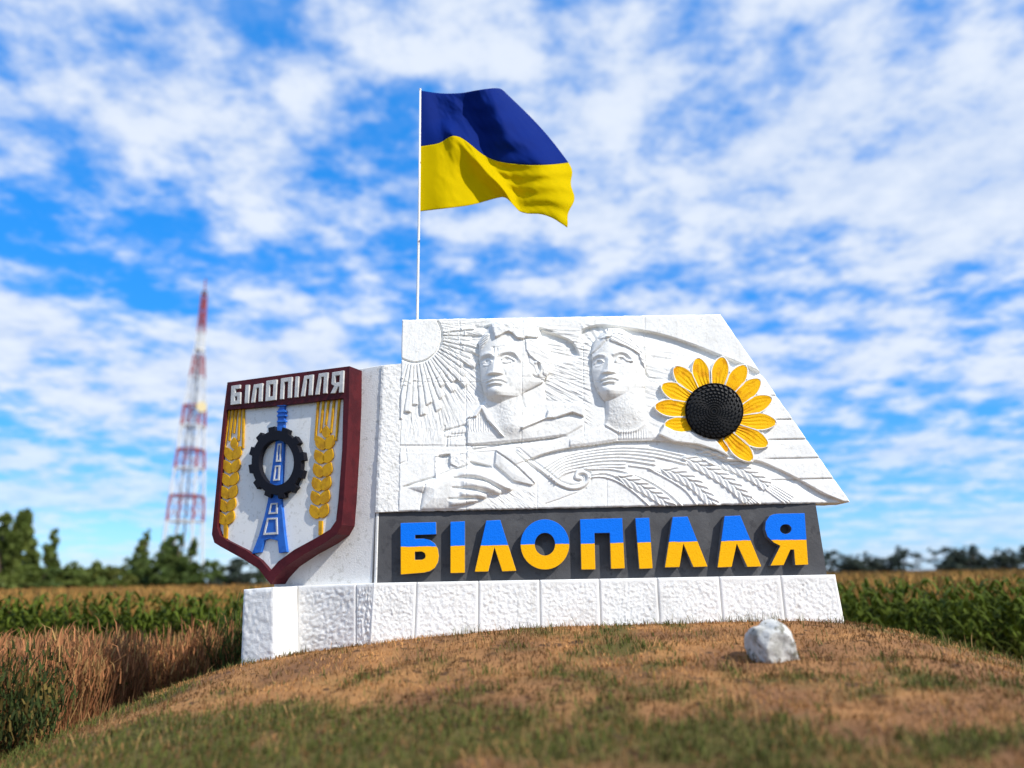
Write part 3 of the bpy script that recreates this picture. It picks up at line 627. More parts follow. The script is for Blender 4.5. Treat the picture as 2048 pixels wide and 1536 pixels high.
# ---- the nine big letters
V6 = vw(730, 990, 4.096); V7 = vw(1200, 980, 3.938); Y_L = -.05
def oval(cx, cy, rx, ry, n=44): return [(cx+rx*math.cos(2*math.pi*i/n), cy-ry*math.sin(2*math.pi*i/n)) for i in range(n)]
LET = [
 (V6((290, 229), (582, 221), (584, 322), (410, 328), (410, 358), (480, 357), (530, 368), (570, 395), (597, 440), (606, 500), (597, 555), (572, 598), (530, 625), (480, 637), (292, 652)), [V6((408, 466), (465, 464), (487, 476), (495, 500), (488, 520), (468, 530), (408, 531))]),
 (V6((700, 219), (818, 214), (818, 638), (700, 641)), []),
 (V6((993, 209), (1108, 203), (1240, 622), (1123, 627), (1060, 432), (1010, 628), (898, 630)), []),
 (V6(*oval(1474, 405, 200, 206)), [V6(*oval(1474, 403, 83, 93))]),
 ([(1160, 1038.5), (1244.5, 1036), (1249.5, 1137), (1221.8, 1138), (1219.3, 1066), (1189, 1066.5), (1191, 1139), (1162.6, 1139.5)], []),
 (V7((278, 221), (388, 217), (415, 618), (310, 622)), []),
 (V7((572, 212), (690, 208), (848, 604), (735, 608), (656, 425), (626, 608), (510, 611)), []),
 (V7((980, 205), (1105, 200), (1272, 603), (1160, 607), (1077, 425), (1037, 607), (925, 611)), []),
 (V7((1405, 186), (1612, 182), (1640, 588), (1538, 592), (1527, 470), (1500, 470), (1446, 592), (1342, 596), (1420, 440), (1370, 415), (1320, 370), (1300, 310), (1305, 250), (1335, 205), (1368, 190)), [V7(*oval(1463, 308, 45, 38, 20))]),
]
zs = at(1200, 1086.5, Y_L).z
M['letter'] = two_tone('letter_two_tone', zs)
for outer, holes in LET:
    prism('letter', [at(x, y, Y_L) for x, y in outer], NF, .101, M['letter'], MON, [[at(x, y, Y_L) for x, y in h_] for h_ in holes], bevel=.006, side=M['letterside'])
# ---- plinth under the band
Y_P = -.10
def roughcast(seed, amp=.009):
    def f(x, y, U, V):
        m = np.minimum(np.minimum(U, 1-U)*110, np.minimum(V, 1-V)*95); w = sstep(3, 9, m)
        a = fbm(x/4.2, y/4.2, seed, 2); l = np.abs(fbm(x/6.5, y/6.5, seed+9, 2))
        return w*(amp*1.6*a+amp*1.4*(.16-l).clip(0)*3-.004)-.010*np.exp(-(m/1.3)**2)
    return f
ptop = lambda x: 1166-(x-742)*.0182
pl = [at(744, ptop(744)+1.5, Y_P+.022), at(1671, ptop(1671)+1.5, Y_P+.022), at(1693, 1262, Y_P+.022), at(744, 1330, Y_P+.022)]
PLN = prism('plinth', pl, NF, .62, M['plinth'], MON, bevel=.01)
xs_ = [745, 833, 957, 1079, 1198, 1314, 1438, 1561, 1672]
for i in range(8):
    a, b = xs_[i]+1, xs_[i+1]-1
    ex = lambda x, q: x+(x-1010)*.0002*(q-1150)
    q = ((a, ptop(a)), (b, ptop(b)), (ex(b, 1290) if i < 7 else 1696, 1290), (ex(a, 1300), 1300))
    rough_sheet('plinth_panel', q, Y_P, 64, 64, roughcast(400+i), M['plinth'], PLN, .05)
# ---- angled wing behind the shield
ANG = rad(25); NW = Vector((-math.sin(ANG), -math.cos(ANG), 0)); TW = Vector((-math.cos(ANG), math.sin(ANG), 0))
pw = at(760, 900, .035); PW = (pw, NW)
def onw(px, py, off=0.): return on(px, py, pw+NW*off, NW)
prism('wing_wall', [onw(548, 1185), onw(540, 760), onw(720, 737), onw(764, 730), onw(752, 1185)], NW, .3, M['white'], MON, bevel=.01)
p2 = at(744, 1200, Y_P+.01)
def onp(px, py, off=0.): return on(px, py, p2+NW*off, NW)
WP = prism('wing_plinth', [onp(560, 1173, -.02), onp(746, 1166, -.02), onp(748, 1360, -.02), onp(560, 1360, -.02)], NW, .45, M['plinth'], MON, bevel=.01)
for a, b in ((594, 711), (713, 745)):
    rough_sheet('plinth_panel', ((a, 1171.5-(a-600)*.035), (b, 1171.5-(b-600)*.035), (b, 1325), (a, 1330)), 0, 50, 64, roughcast(430+a, .012), M['plinth'], WP, .05, plane=(p2, NW))
q0 = onp(593, 1230); e = .05
while pix(q0+NW*e)[0] > 546 and e < 1.2: e += .01
P_OFF = e
pc = [onp(487, 1179, e), onp(546, 1174, e), onp(549, 1400, e), onp(478, 1400, e)]
PIER = prism('pier', pc, NW, e+.45, M['plinth'], MON, bevel=.02)
rough_sheet('pier_face', ((486, 1179), (546, 1174), (548, 1345), (480, 1345)), 0, 40, 60, lambda x, y, U, V: .018*fbm(x/7, y/7, 440, 3)-.012*np.exp(-(np.minimum(np.minimum(U, 1-U)*60, V*90)/2.5)**2), M['plinth'], PIER, .05, plane=(p2+NW*(e+.012), NW))
# ---- sunflower
V8 = vw(1300, 700, 6.677); SFC = V8((858, 815))[0]; RX, RY = 392/6.677, 375/6.677
PET = [  # tip, base-left, base-right (in order round the flower), fullness
 ((60, 752), (470, 900), (478, 680)), ((150, 470), (470, 690), (530, 560)), ((325, 222), (540, 545), (625, 465)), ((632, 102), (625, 460), (808, 435)), ((970, 88), (820, 435), (1000, 460)),
 ((1278, 202), (1005, 470), (1135, 560)), ((1472, 392), (1140, 560), (1235, 730)), ((1630, 640), (1240, 740), (1255, 865)), ((1692, 970), (1258, 870), (1240, 1005)), ((1580, 1275), (1235, 1015), (1165, 1145)),
 ((1370, 1478), (1150, 1150), (975, 1200)), ((1035, 1360), (985, 1240), (890, 1190)), ((190, 1000), (555, 1090), (472, 905))]
def flower_pt(p, off): return at(p[0], p[1], -off)
dome = []; DV = []; DF = []; nrg, nsg = 14, 64
for i in range(nrg+1):
    r = i/nrg
    for j in range(nsg):
        a = 2*math.pi*j/nsg; hh = .055+.05*math.sqrt(max(0, 1-r**2.2))*(1 if r < .98 else .2)
        DV.append(flower_pt((SFC[0]+RX*r*math.cos(a), SFC[1]-RY*r*math.sin(a)), hh))
for j in range(nsg): DV.append(flower_pt((SFC[0]+RX*1.0*math.cos(2*math.pi*j/nsg), SFC[1]-RY*math.sin(2*math.pi*j/nsg)), -.05))
for i in range(nrg+1):
    for j in range(nsg): DF.append((i*nsg+j, i*nsg+(j+1) % nsg, (i+1)*nsg+(j+1) % nsg, (i+1)*nsg+j))
SUNF = mesh('sunflower', DV, DF, M['seed'], MON, smooth=True); SUNF['label'] = 'large painted sunflower with black seed disc and yellow petals'
SV = []; SF = []
rr = .045; ring = 0
while rr < .98:
    wdt = .055+.058*rr; r0, r1 = rr, min(rr+wdt*1.25, 1.0); cnt = 30
    for k in range(cnt):
        a0 = 2*math.pi*(k+ring*.5)/cnt; da = 2*math.pi/cnt*.40; sk = .35*2*math.pi/cnt
        q = []
        for (r_, a_) in ((r0+.2*(r1-r0), a0-da), (r0+.2*(r1-r0)+.02*(r1-r0), a0+da), (r1-.04*(r1-r0), a0+da+sk*.0), (r1-.04*(r1-r0), a0-da)):
            q.append((r_, a_+1.5*sk*(r_-r0)/(r1-r0)))
        b = len(SV)
        for lift, sc in ((-.004, .94), (.024, .62)):
            mr = sum(z[0] for z in q)/4; ma = sum(z[1] for z in q)/4
            for (r_, a_) in q:
                r2 = mr+(r_-mr)*sc; a2 = ma+(a_-ma)*sc; hh = .055+.05*math.sqrt(max(0, 1-min(r2, 1)**2.2))+lift
                SV.append(flower_pt((SFC[0]+RX*r2*math.cos(a2), SFC[1]-RY*r2*math.sin(a2)), hh))
        SF += [(b+4, b+5, b+6, b+7)]+[(b+i, b+(i+1) % 4, b+4+(i+1) % 4, b+4+i) for i in range(4)]
    rr = r1+.004; ring += 1
o = mesh('seeds', SV, SF, M['seed'], SUNF); o['kind'] = 'stuff'
def petal_outline(tip, b0, b1, grow=0., n=11):
    T = Vector(tip); A = Vector(b0); B = Vector(b1); base = (A+B)/2; ax = (T-base); L = ax.length; ax = ax/L; sd = Vector((-ax.y, ax.x)); wb = (A-B).length/2
    if (A-base).dot(sd) < 0: sd = -sd
    pts = []
    mid = min(120., L*.33); prof = lambda t: (wb*.9*(1-min(1, t/.45))+mid*min(1, t/.45) if t < .45 else mid)*(1-max(0, (t-.5)/.5)**1.9)**.68 if t < 1 else 0
    for i in range(n): t = i/(n-1); pts.append(base+ax*(L*(t*1.0-.10*(1-t))+(grow if i == n-1 else 0))+sd*((prof(t)+grow) if i < n-1 else 0))
    for i in range(n-2, -1, -1): t = i/(n-1); pts.append(base+ax*(L*(t-.10*(1-t)))-sd*(prof(t)+grow))
    return pts, base, ax, L, sd, prof
for tip, b0, b1 in PET:
    pts, base, ax, L, sd, prof = petal_outline(tip, b0, b1)
    # yellow petal: a gently hollowed sheet with lengthwise creases
    nu_, nv_ = 23, 28; PV = []; PF = []
    for i in range(nv_):
        t = i/(nv_-1)
        for j in range(nu_):
            s = j/(nu_-1)*2-1; w = prof(t) if i < nv_-1 else 0
            p = base+ax*(L*(t-.10*(1-t)))+sd*(w*s); q = V8((p.x, p.y))[0]
            crease = .0035*math.sin(s*14+2*math.sin(t*5+b0[0]))*(1-t)*(1-abs(s)**4)
            PV.append(flower_pt(q, .040+.010*(abs(s)**2)*(1-t*.4)+crease+.006*t))
    for i in range(nv_-1):
        for j in range(nu_-1): PF.append((i*nu_+j, i*nu_+j+1, (i+1)*nu_+j+1, (i+1)*nu_+j))
    nb0 = len(PV); rim = [i*nu_ for i in range(nv_)]+[i*nu_+nu_-1 for i in range(nv_-1, -1, -1)]
    for v_ in rim: PV.append(PV[v_]+Vector((0, .05, 0)))
    for i in range(len(rim)-1): PF.append((rim[i], rim[i+1], nb0+i+1, nb0+i))
    pe = mesh('petal', PV, PF, [M['petal'], M['relief']], SUNF, smooth=False)
    mi = [0 if (0 < (q % (nu_-1)) < nu_-2 and q // (nu_-1) < nv_-2) else 1 for q in range((nv_-1)*(nu_-1))]+[1]*(len(rim)-1)     # whitewashed edge
    pe.data.polygons.foreach_set('material_index', mi)
    g2 = 17
    pts2 = petal_outline(tip, b0, b1, g2)[0]
    prism('petal_rim', [flower_pt(V8((p.x, p.y))[0], .031) for p in pts2], NF, .09, M['relief'], SUNF, bevel=.004)
# white ribbon crossing the lower left of the flower
rb = V8((195, 1010), (330, 1075), (480, 1100), (560, 1090), (720, 1155), (880, 1195), (985, 1330), (1070, 1420), (900, 1335), (640, 1250), (330, 1215), (120, 1120))
prism('ribbon_band', [flower_pt(p, .066) for p in rb], NF, .12, M['relief'], SUNF, bevel=.01)
# ================================================================ emblem shield on the wing
V1 = vw(400, 700, 2.4)
S_OFF = .25
sh0 = pw+NW*S_OFF
SH = empty('emblem_shield', tuple(pw+TW*.95+UP*-.6), 'maroon framed coat of arms shield with blue tower, black gear and gold wheat', 'emblem')
def ons(p, off=0.): return on(p[0], p[1], sh0+NW*off, NW)
def spr(name, pts, off, depth, mat, parent=None, holes=(), bevel=.004, side=None):
    return prism(name, [ons(p, off) for p in pts], NW, depth, mat, parent or SH, [[ons(p, off) for p in h_] for h_ in holes], bevel, side)
OUT = V1((131, 155), (400, 118), (718, 77))+V1((716, 240), (705, 480), (690, 720), (680, 840), (655, 885), (600, 925), (500, 980), (410, 1040), (360, 1095), (340, 1126), (318, 1100), (280, 1050), (200, 1000), (100, 945), (68, 925), (56, 885), (66, 780), (90, 520), (112, 300))
INN = V1((128, 288), (420, 262), (688, 232))+V1((682, 480), (664, 720), (652, 820), (625, 860), (560, 900), (450, 960), (375, 1015), (335, 1062), (290, 1010), (220, 960), (130, 915), (96, 890), (82, 850), (92, 700), (108, 480))
spr('frame', OUT, 0, .25, M['maroon'], None, [INN], .012)
fld = spr('field', [p for p in INN], -.055, .12, M['relief'], None, (), 0)
V1o = lambda *p: V1(*p)
# title letters on the maroon band
SL = [
 ([(150, 172), (192, 166), (190, 184), (168, 187), (168, 205), (194, 202), (192, 258), (146, 264)], [[(166, 222), (178, 221), (177, 242), (165, 243)]]),
 ([(218, 168), (235, 166), (231, 254), (214, 256)], []),
 ([(258, 166), (300, 159), (296, 246), (280, 248), (283, 180), (270, 182), (260, 251), (244, 253)], []),
 ([(318, 148), (368, 141), (363, 239), (313, 246)], [[(334, 166), (352, 163), (349, 221), (331, 224)]]),
 ([(388, 136), (441, 129), (437, 229), (420, 231), (423, 150), (403, 153), (399, 235), (383, 237)], []),
 ([(458, 128), (472, 126), (468, 226), (453, 228)], []),
 ([(500, 124), (542, 117), (537, 216), (520, 218), (525, 137), (511, 139), (500, 221), (483, 223)], []),
 ([(570, 113), (613, 107), (607, 207), (590, 209), (595, 127), (581, 129), (569, 213), (552, 215)], []),
 ([(634, 107), (689, 98), (684, 203), (666, 205), (668, 175), (661, 176), (645, 207), (626, 208), (644, 172), (630, 164)], [[(648, 124), (671, 120), (669, 154), (647, 157)]]),
]
for outer, holes in SL: spr('title_letter', V1(*outer), .025, .04, M['lettergrey'], None, [V1(*h_) for h_ in holes], .003)
# gear with twelve teeth
gc_ = (366, 540); G0 = V1(gc_)[0]
def gp(r, a, sx=134., sy=174.): return (gc_[0]+sx*r*math.cos(a), gc_[1]-sy*r*math.sin(a))
go = []
for k in range(12):
    for (da, r) in ((-.130, .885), (-.115, 1.), (.115, 1.), (.130, .885), (.2, .885), (.26, .885), (.33, .885)): go.append(gp(r, 2*math.pi*(k+.35)/12+da))
gi = [gp(.628, 2*math.pi*i/48) for i in range(48)]
spr('gear', V1(*go), .03, .07, M['black'], None, [V1(*gi)], .01)
# blue lattice tower: mast above the gear, shaft inside it, splayed legs below
TB = spr('tower_shaft', V1((380, 242), (407, 242), (403, 285), (408, 290), (408, 305), (402, 305), (404, 330), (402, 360), (402, 440), (392, 640), (388, 720), (396, 800), (404, 880), (416, 970), (378, 975), (372, 915), (330, 905), (306, 915), (290, 972), (248, 978), (282, 890), (308, 800), (325, 722), (335, 640), (362, 440), (370, 360), (372, 330), (370, 318), (374, 300), (374, 285), (380, 280)), -.015, .05, M['steel_blue'], None, (), .004)
for o_, i_ in (([(372, 450), (390, 448), (386, 535), (363, 537)], [(376, 458), (384, 457), (380, 527), (369, 528)]), ([(360, 555), (383, 553), (379, 625), (350, 628)], [(364, 562), (376, 561), (373, 618), (356, 620)]),
               ([(340, 735), (371, 733), (370, 785), (327, 788)], [(344, 742), (365, 741), (363, 778), (335, 780)]), ([(322, 806), (369, 804), (372, 884), (303, 888)], [(327, 814), (363, 812), (365, 874), (312, 878)])):
    spr('tower_window', V1(*o_), -.003, .02, M['lettergrey'], TB, [V1(*i_)], 0)
for y_ in (262, 292, 312, 340): spr('tower_rung', V1((368, y_), (410, y_-3), (410, y_+5), (368, y_+8)), -.002, .04, M['steel_blue'], TB, (), .003)
# wheat ears: paired grains, awns, stalk
def grain_pts(cx, cy, w, h_, tilt, n=16):
    out = []
    for i in range(n):
        a = 2*math.pi*i/n; x = w*math.cos(a); y = h_*math.sin(a); k = 1-.72*max(0, -math.sin(a))**2
        x *= k; out.append((cx+x*math.cos(tilt)-y*math.sin(tilt), cy+x*math.sin(tilt)+y*math.cos(tilt)))
    return out
def ear(x0, y0, dx, rows, step, w, h_, top_l, top_r, aw, stalk, n_aw):
    e_ = spr('wheat_ear', V1(*stalk), -.03, .03, M['gold'], None, (), .003)
    for k in range(rows):
        cx, cy = x0+dx*k*step, y0+k*step
        for s in (-1, 1): spr('grain', V1(*grain_pts(cx+s*w*.92, cy-s*2, w*.96, h_*1.02, s*.45)), -.03, .022, M['gold'], e_, (), .002)
    spr('grain', V1(*grain_pts(x0-dx*step*.6+2, y0-step*.78, w*.8, h_*.8, 0)), -.03, .022, M['gold'], e_, (), .002)
    for k in range(n_aw):
        t = k/(n_aw-1); xa = top_l[0]+(top_r[0]-top_l[0])*t; ya = top_l[1]+(top_r[1]-top_l[1])*t; c = x0-dx*step*.5; off = (t-.5)*2
        yb = aw+abs(off)*step*.75-(1-abs(off))*25; xb = c+off*w*2.0
        spr('awn', V1((xa-5, ya), (xa+5, ya), (xb+4, yb), (xb-4, yb)), -.03, .022, M['gold'], e_, (), .002)
    return e_
ear(598, 443, -.085, 6, 66, 25, 37, (566, 238), (667, 234), 385, ((568, 820), (586, 820), (584, 890), (568, 890)), 5)
ear(156, 495, -.108, 6, 62, 22, 35, (138, 290), (207, 283), 425, ((112, 835), (130, 835), (127, 905), (112, 905)), 5)
# ================================================================ flagpole and flag
Y_F = .52
POLE = empty('flagpole', tuple(at(834.5, 700, Y_F)), 'thin chipped white flagpole rising behind the relief slab', 'flagpole')
def tube(pts, radii, n=12):
    V = []; F = []
    for i, p in enumerate(pts):
        d = (pts[min(i+1, len(pts)-1)]-pts[max(i-1, 0)]).normalized(); a = d.orthogonal().normalized(); b = d.cross(a)
        for k in range(n): t = 2*math.pi*k/n; V.append(p+(a*math.cos(t)+b*math.sin(t))*radii[i])
    for i in range(len(pts)-1):
        for k in range(n): F.append((i*n+k, i*n+(k+1) % n, (i+1)*n+(k+1) % n, (i+1)*n+k))
    F.append(tuple(range(n))[::-1]); F.append(tuple((len(pts)-1)*n+k for k in range(n)))
    return V, F
pb = at(834.5, 640, Y_F); pt = at(840.5, 178, Y_F); pbase = Vector((pb.x-.01, Y_F, .6)); pm = pb+(pt-pb)*.45+Vector((.006, 0, 0))
v_, f_ = tube([pbase, pb, pm, pt], [.019, .018, .016, .013]); mesh('pole', v_, f_, M['pole'], POLE, smooth=True)
v_, f_ = tube([pt-UP*.02, pt, pt+UP*.012], [.016, .018, .006]); mesh('pole_cap', v_, f_, M['pole'], POLE)
for z_ in (.9, 1.9):
    q = Vector((pbase.x, Y_F, z_)); v_, f_ = tube([q+Vector((0, 0, -.03)), q+Vector((0, 0, .03))], [.034, .034]); mesh('bracket', v_, f_, M['band'], POLE)
FU = [0, .15, .25, .33, .42, .55, .65, .78, .9, 1]
FT = [(842, 181), (866, 185), (886, 187), (905, 187), (925, 186), (950, 181), (970, 178), (988, 176), (1003, 177), (1016, 190)]
FM = [(840, 293), (880, 287), (897, 274), (912, 270), (932, 281), (968, 312), (1000, 325), (1060, 331), (1106, 329), (1137, 325)]
FB = [(838, 423), (880, 418), (915, 414), (945, 410), (985, 398), (1010, 393), (1024, 407), (1043, 427), (1092, 428), (1131, 455)]
def rail(R_, u): return np.stack([np.interp(u, FU, [p[k] for p in R_]) for k in (0, 1)], -1)
def smooth_rail(R_, u):
    s = 0
    for o_ in (-.04, -.02, 0, .02, .04): s = s+rail(R_, np.clip(u+o_, 0, 1))
    s = s/5; e = (sstep(0, .06, u)*sstep(1, .94, u))[:, None]; return s*e+rail(R_, u)*(1-e)
FLAG = empty('flag', tuple(at(840, 423, Y_F)), 'blue and yellow flag streaming to the right from the flagpole', 'flag')
nfu, nfv = 120, 48
u_ = np.linspace(0, 1, nfu)
def flag_depth(u, v):                    # v: 0 top, 1 middle, 2 bottom; folds run diagonally down the cloth
    a = .12*np.sin(6.8*u-1.25*v+.4)*sstep(0, .3, u)+.07*np.sin(15*u-2.6*v+1.2)*sstep(.05, .5, u)+.022*np.sin(31*u+3.*v)*sstep(.2, .8, u)
    a = a+.55*sstep(.80, 1., u)*np.clip(1.05-v, 0, 1)-.10*sstep(.5, .9, u)*np.clip(v-1, 0, 1)+.012*np.sin(24*v+9*u)*sstep(.3, .9, u)
    a = a-.10*np.exp(-((u-.27-.05*(v-1))/.06)**2)*np.exp(-((v-1.05)/.5)**2)
    s = u-(.29+.34*(v-.9)); a = a-.20*np.exp(-np.sqrt(s*s+.0006)/.15)*sstep(.5, 1., v)*sstep(0, .2, u)
    a = a+.05*fbm(u*9-v*2, v*2+u*3, 190, 3)*sstep(.02, .3, u)+.022*fbm(u*26-v*5, v*7, 193, 2)*sstep(.02, .3, u)
    return a+.12*u*(1-.5*v)
def stripe(name, A, B, v0, mat):
    va = np.linspace(0, 1, nfv); a = smooth_rail(A, u_); b = smooth_rail(B, u_)
    px_ = a[None]*(1-va[:, None, None])+b[None]*va[:, None, None]
    if v0 == 1: px_[..., 0] += (12*sstep(.8, 1., u_)[None]*np.sin(np.pi*np.clip(va*1.0, 0, 1))[:, None]+3.5*sstep(.85, 1, u_)[None]*np.sin(14*va)[:, None])
    else: px_[..., 0] += 7*sstep(.8, 1., u_)[None]*np.sin(np.pi*va)[:, None]
    D = flag_depth(u_[None]+0*va[:, None], v0+va[:, None]+0*u_[None])+Y_F
    Rr = np.stack([_f[k]*F_PX+_r[k]*(px_[..., 0]-1024)+_u[k]*(768-px_[..., 1]) for k in range(3)], -1)
    Pn = np.array(CAM)+Rr*((D-CAM.y)/Rr[..., 1])[..., None]
    ix = np.arange(nfu*nfv).reshape(nfv, nfu); o = npmesh(name, Pn.reshape(-1, 3), grid_faces(ix)[:, ::-1], mat, FLAG, smooth=True)
    s = o.modifiers.new('cloth', 'SOLIDIFY'); s.thickness = .003; return o
stripe('blue_stripe', FT, FM, 0, M['fblue']); stripe('yellow_stripe', FM, FB, 1, M['fyellow'])
# ================================================================ stone
def gz(x, y): return float(ground_z(np.array([x]), np.array([y]))[0])
def ground_hit(px, py, lo=2., hi=14.):   # where the line of sight meets the mound
    d = ray(px, py); d = d/d.y; t = lo
    while t < hi:
        p = CAM+d*t
        if p.z < gz(p.x, p.y): return p
        t += .02
    return CAM+d*hi
sp = ground_hit(1556, 1322)
bm = bmesh.new(); bmesh.ops.create_icosphere(bm, subdivisions=5, radius=1)
rng = np.random.RandomState(5); cuts = [Vector(rng.normal(size=3)).normalized() for _ in range(16)]; lim = [.76+.22*rng.rand() for _ in range(16)]
for v in bm.verts:
    d = v.co.normalized(); r = 1.
    for c_, l_ in zip(cuts, lim):
        k = d.dot(c_)
        if k > .05: r = min(r, l_/k)
    v.co = d*r
    sh_ = .05*math.sin(7*d.x+3*d.z)+.035*math.sin(15*d.y+5*d.x)*math.sin(11*d.z)
    v.co *= 1+sh_*.6
    v.co = Vector((v.co.x*(.225-.05*v.co.z)-.05*v.co.z, v.co.y*.22, v.co.z*.24))
me = bpy.data.meshes.new('stone'); bm.to_mesh(me); bm.free()
st = link('whitewashed_stone', me, M['stone']); st.location = (sp.x, sp.y+.12, gz(sp.x, sp.y+.12)+.12); st.rotation_euler = (0, .1, .4)
tag(st, 'whitewashed boulder lying on the dry grass in front of the plinth', 'stone')
# ================================================================ radio tower
M['tred'] = material('tower_red_paint', (.30, .035, .03), .6); M['twhite'] = material('tower_white_paint', (.62, .62, .6), .6); M['tgrey'] = material('tower_grey_cable', (.10, .10, .12), .7); M['dish'] = material('dish_cream', (.6, .5, .28), .6)
Y_T = 175.
tb = at(359, 1090, Y_T); tt = at(402, 566, Y_T); Z_T0 = Z_FIELD; mpp = Y_T/F_PX
TWR = empty('radio_tower', (tb.x, Y_T, Z_T0), 'tall red and white lattice radio tower beyond the trees', 'tower')
axisx = (tb.x+tt.x)/2+1.0
wz = [(1090, 72), (1043, 63), (992, 58), (938, 52), (900, 47), (853, 42), (813, 38), (756, 28), (713, 20), (667, 14), (590, 10)]
TZ = [(at(370, y_, Y_T).z, w_*mpp*.5*.86) for y_, w_ in wz]
TZ[0] = (Z_T0, TZ[0][1]*1.08)
def bar(a, b, r): 
    return tube([Vector(a), Vector(b)], [r, r], 5)
def merge(parts):
    V = []; F = []
    for v_, f_ in parts:
        k = len(V); V += v_; F += [tuple(i+k for i in q) for q in f_]
    return V, F
def tp(i, s, t): return Vector((axisx+s*TZ[i][1], Y_T+t*TZ[i][1], TZ[i][0]))
bandcol = ['twhite', 'tred', 'twhite', 'tred', 'twhite', 'twhite', 'tred', 'twhite', 'tred', 'twhite', 'tred']
CS = ((-1, -1), (1, -1), (1, 1), (-1, 1))
for i in range(len(TZ)-1):
    parts = []
    mt = M[['twhite', 'tred', 'twhite', 'tred', 'twhite', 'tred', 'twhite', 'tred', 'twhite', 'tred'][i]]
    for k in range(4):
        s, t = CS[k]; s2, t2 = CS[(k+1) % 4]
        parts.append(bar(tp(i, s, t), tp(i+1, s, t), .30 if i < 6 else .15))
        parts.append(bar(tp(i+1, s, t), tp(i+1, s2, t2), .24 if i < 6 else .11))
        parts.append(bar(tp(i, s, t), tp(i+1, s2, t2), .08)); parts.append(bar(tp(i, s2, t2), tp(i+1, s, t), .08))
        if i >= 6:
            mid = lambda f_, s_, t_: tp(i, s_, t_)*(1-f_)+tp(i+1, s_, t_)*f_
            for f0 in (.33, .66): parts.append(bar(mid(f0, s, t), mid(f0, s2, t2), .05))
    v_, f_ = merge(parts); mesh('lattice_section', v_, f_, mt, TWR)
v_, f_ = bar((axisx, Y_T, Z_T0), (axisx, Y_T, TZ[8][0]), .22); mesh('cable_ladder', v_, f_, M['tgrey'], TWR)
v_, f_ = merge([bar((axisx, Y_T, TZ[-1][0]), (axisx, Y_T, tt.z+1.), .16)]); mesh('antenna', v_, f_, M['tred'], TWR)
for y_, r_, mt in ((702, 1.2, 'twhite'), (590, .6, 'tgrey')):
    z_ = at(385, y_, Y_T).z; v_, f_ = tube([Vector((axisx, Y_T, z_)), Vector((axisx, Y_T, z_+.9))], [r_, r_], 10); mesh('platform', v_, f_, M[mt], TWR)
dz = at(406, 818, Y_T); v_, f_ = tube([Vector((axisx+1.5, Y_T-1, dz.z)), Vector((dz.x-.4, Y_T-1.6, dz.z)), Vector((dz.x+.4, Y_T-2.2, dz.z)), Vector((dz.x+.7, Y_T-2.5, dz.z))], [.3, .5, 1.3, 1.35], 14); mesh('dish', v_, f_, M['dish'], TWR)
# ================================================================ trees
M['bark'] = material('bark', (.09, .065, .045), .9)
def leafmat(n, c, c2): return material(n, c, .6, c2, .5, .4, .65, spec=.25, transl=.25)
LM = [leafmat('leaf_mid_green', (.11, .15, .03), (.14, .17, .035)), leafmat('leaf_dark_green', (.075, .115, .026), (.10, .135, .03)), leafmat('leaf_yellow_green', (.12, .13, .022), (.09, .11, .02)), leafmat('leaf_blue_dark', (.05, .07, .05), (.07, .085, .06))]
def crown_mesh(blobs, n_leaf, size, seed):
    """leaf triangles in clumps: blobs = (x,y,z,rx,rz)"""
    r = np.random.RandomState(seed); V = []; tot = sum(b[3]*b[3]*b[4] for b in blobs)
    for (bx, by, bz, rx, rz) in blobs:
        nn = max(40, int(n_leaf*(rx*rx*rz)/tot)); nclump = max(6, nn//45)
        c = r.normal(size=(nclump, 3)); c /= np.linalg.norm(c, axis=1)[:, None]; c *= (r.rand(nclump, 1)**.45)*(.82+.3*r.rand(nclump, 1))
        k = r.randint(0, nclump, nn); p = c[k]+r.normal(size=(nn, 3))*.13
        p = p*np.array((rx, rx, rz))+np.array((bx, by, bz))
        d1 = r.normal(size=(nn, 3)); d1 /= np.linalg.norm(d1, axis=1)[:, None]; d2 = np.cross(d1, r.normal(size=(nn, 3))); d2 /= np.linalg.norm(d2, axis=1)[:, None]+1e-6
        s = size*(.6+.8*r.rand(nn, 1))
        V.append(np.stack([p-d1*s-d2*s*.4, p+d1*s-d2*s*.3, p+d2*s*.8], 1).reshape(-1, 3))
    V = np.concatenate(V); return V, np.arange(len(V)).reshape(-1, 3)
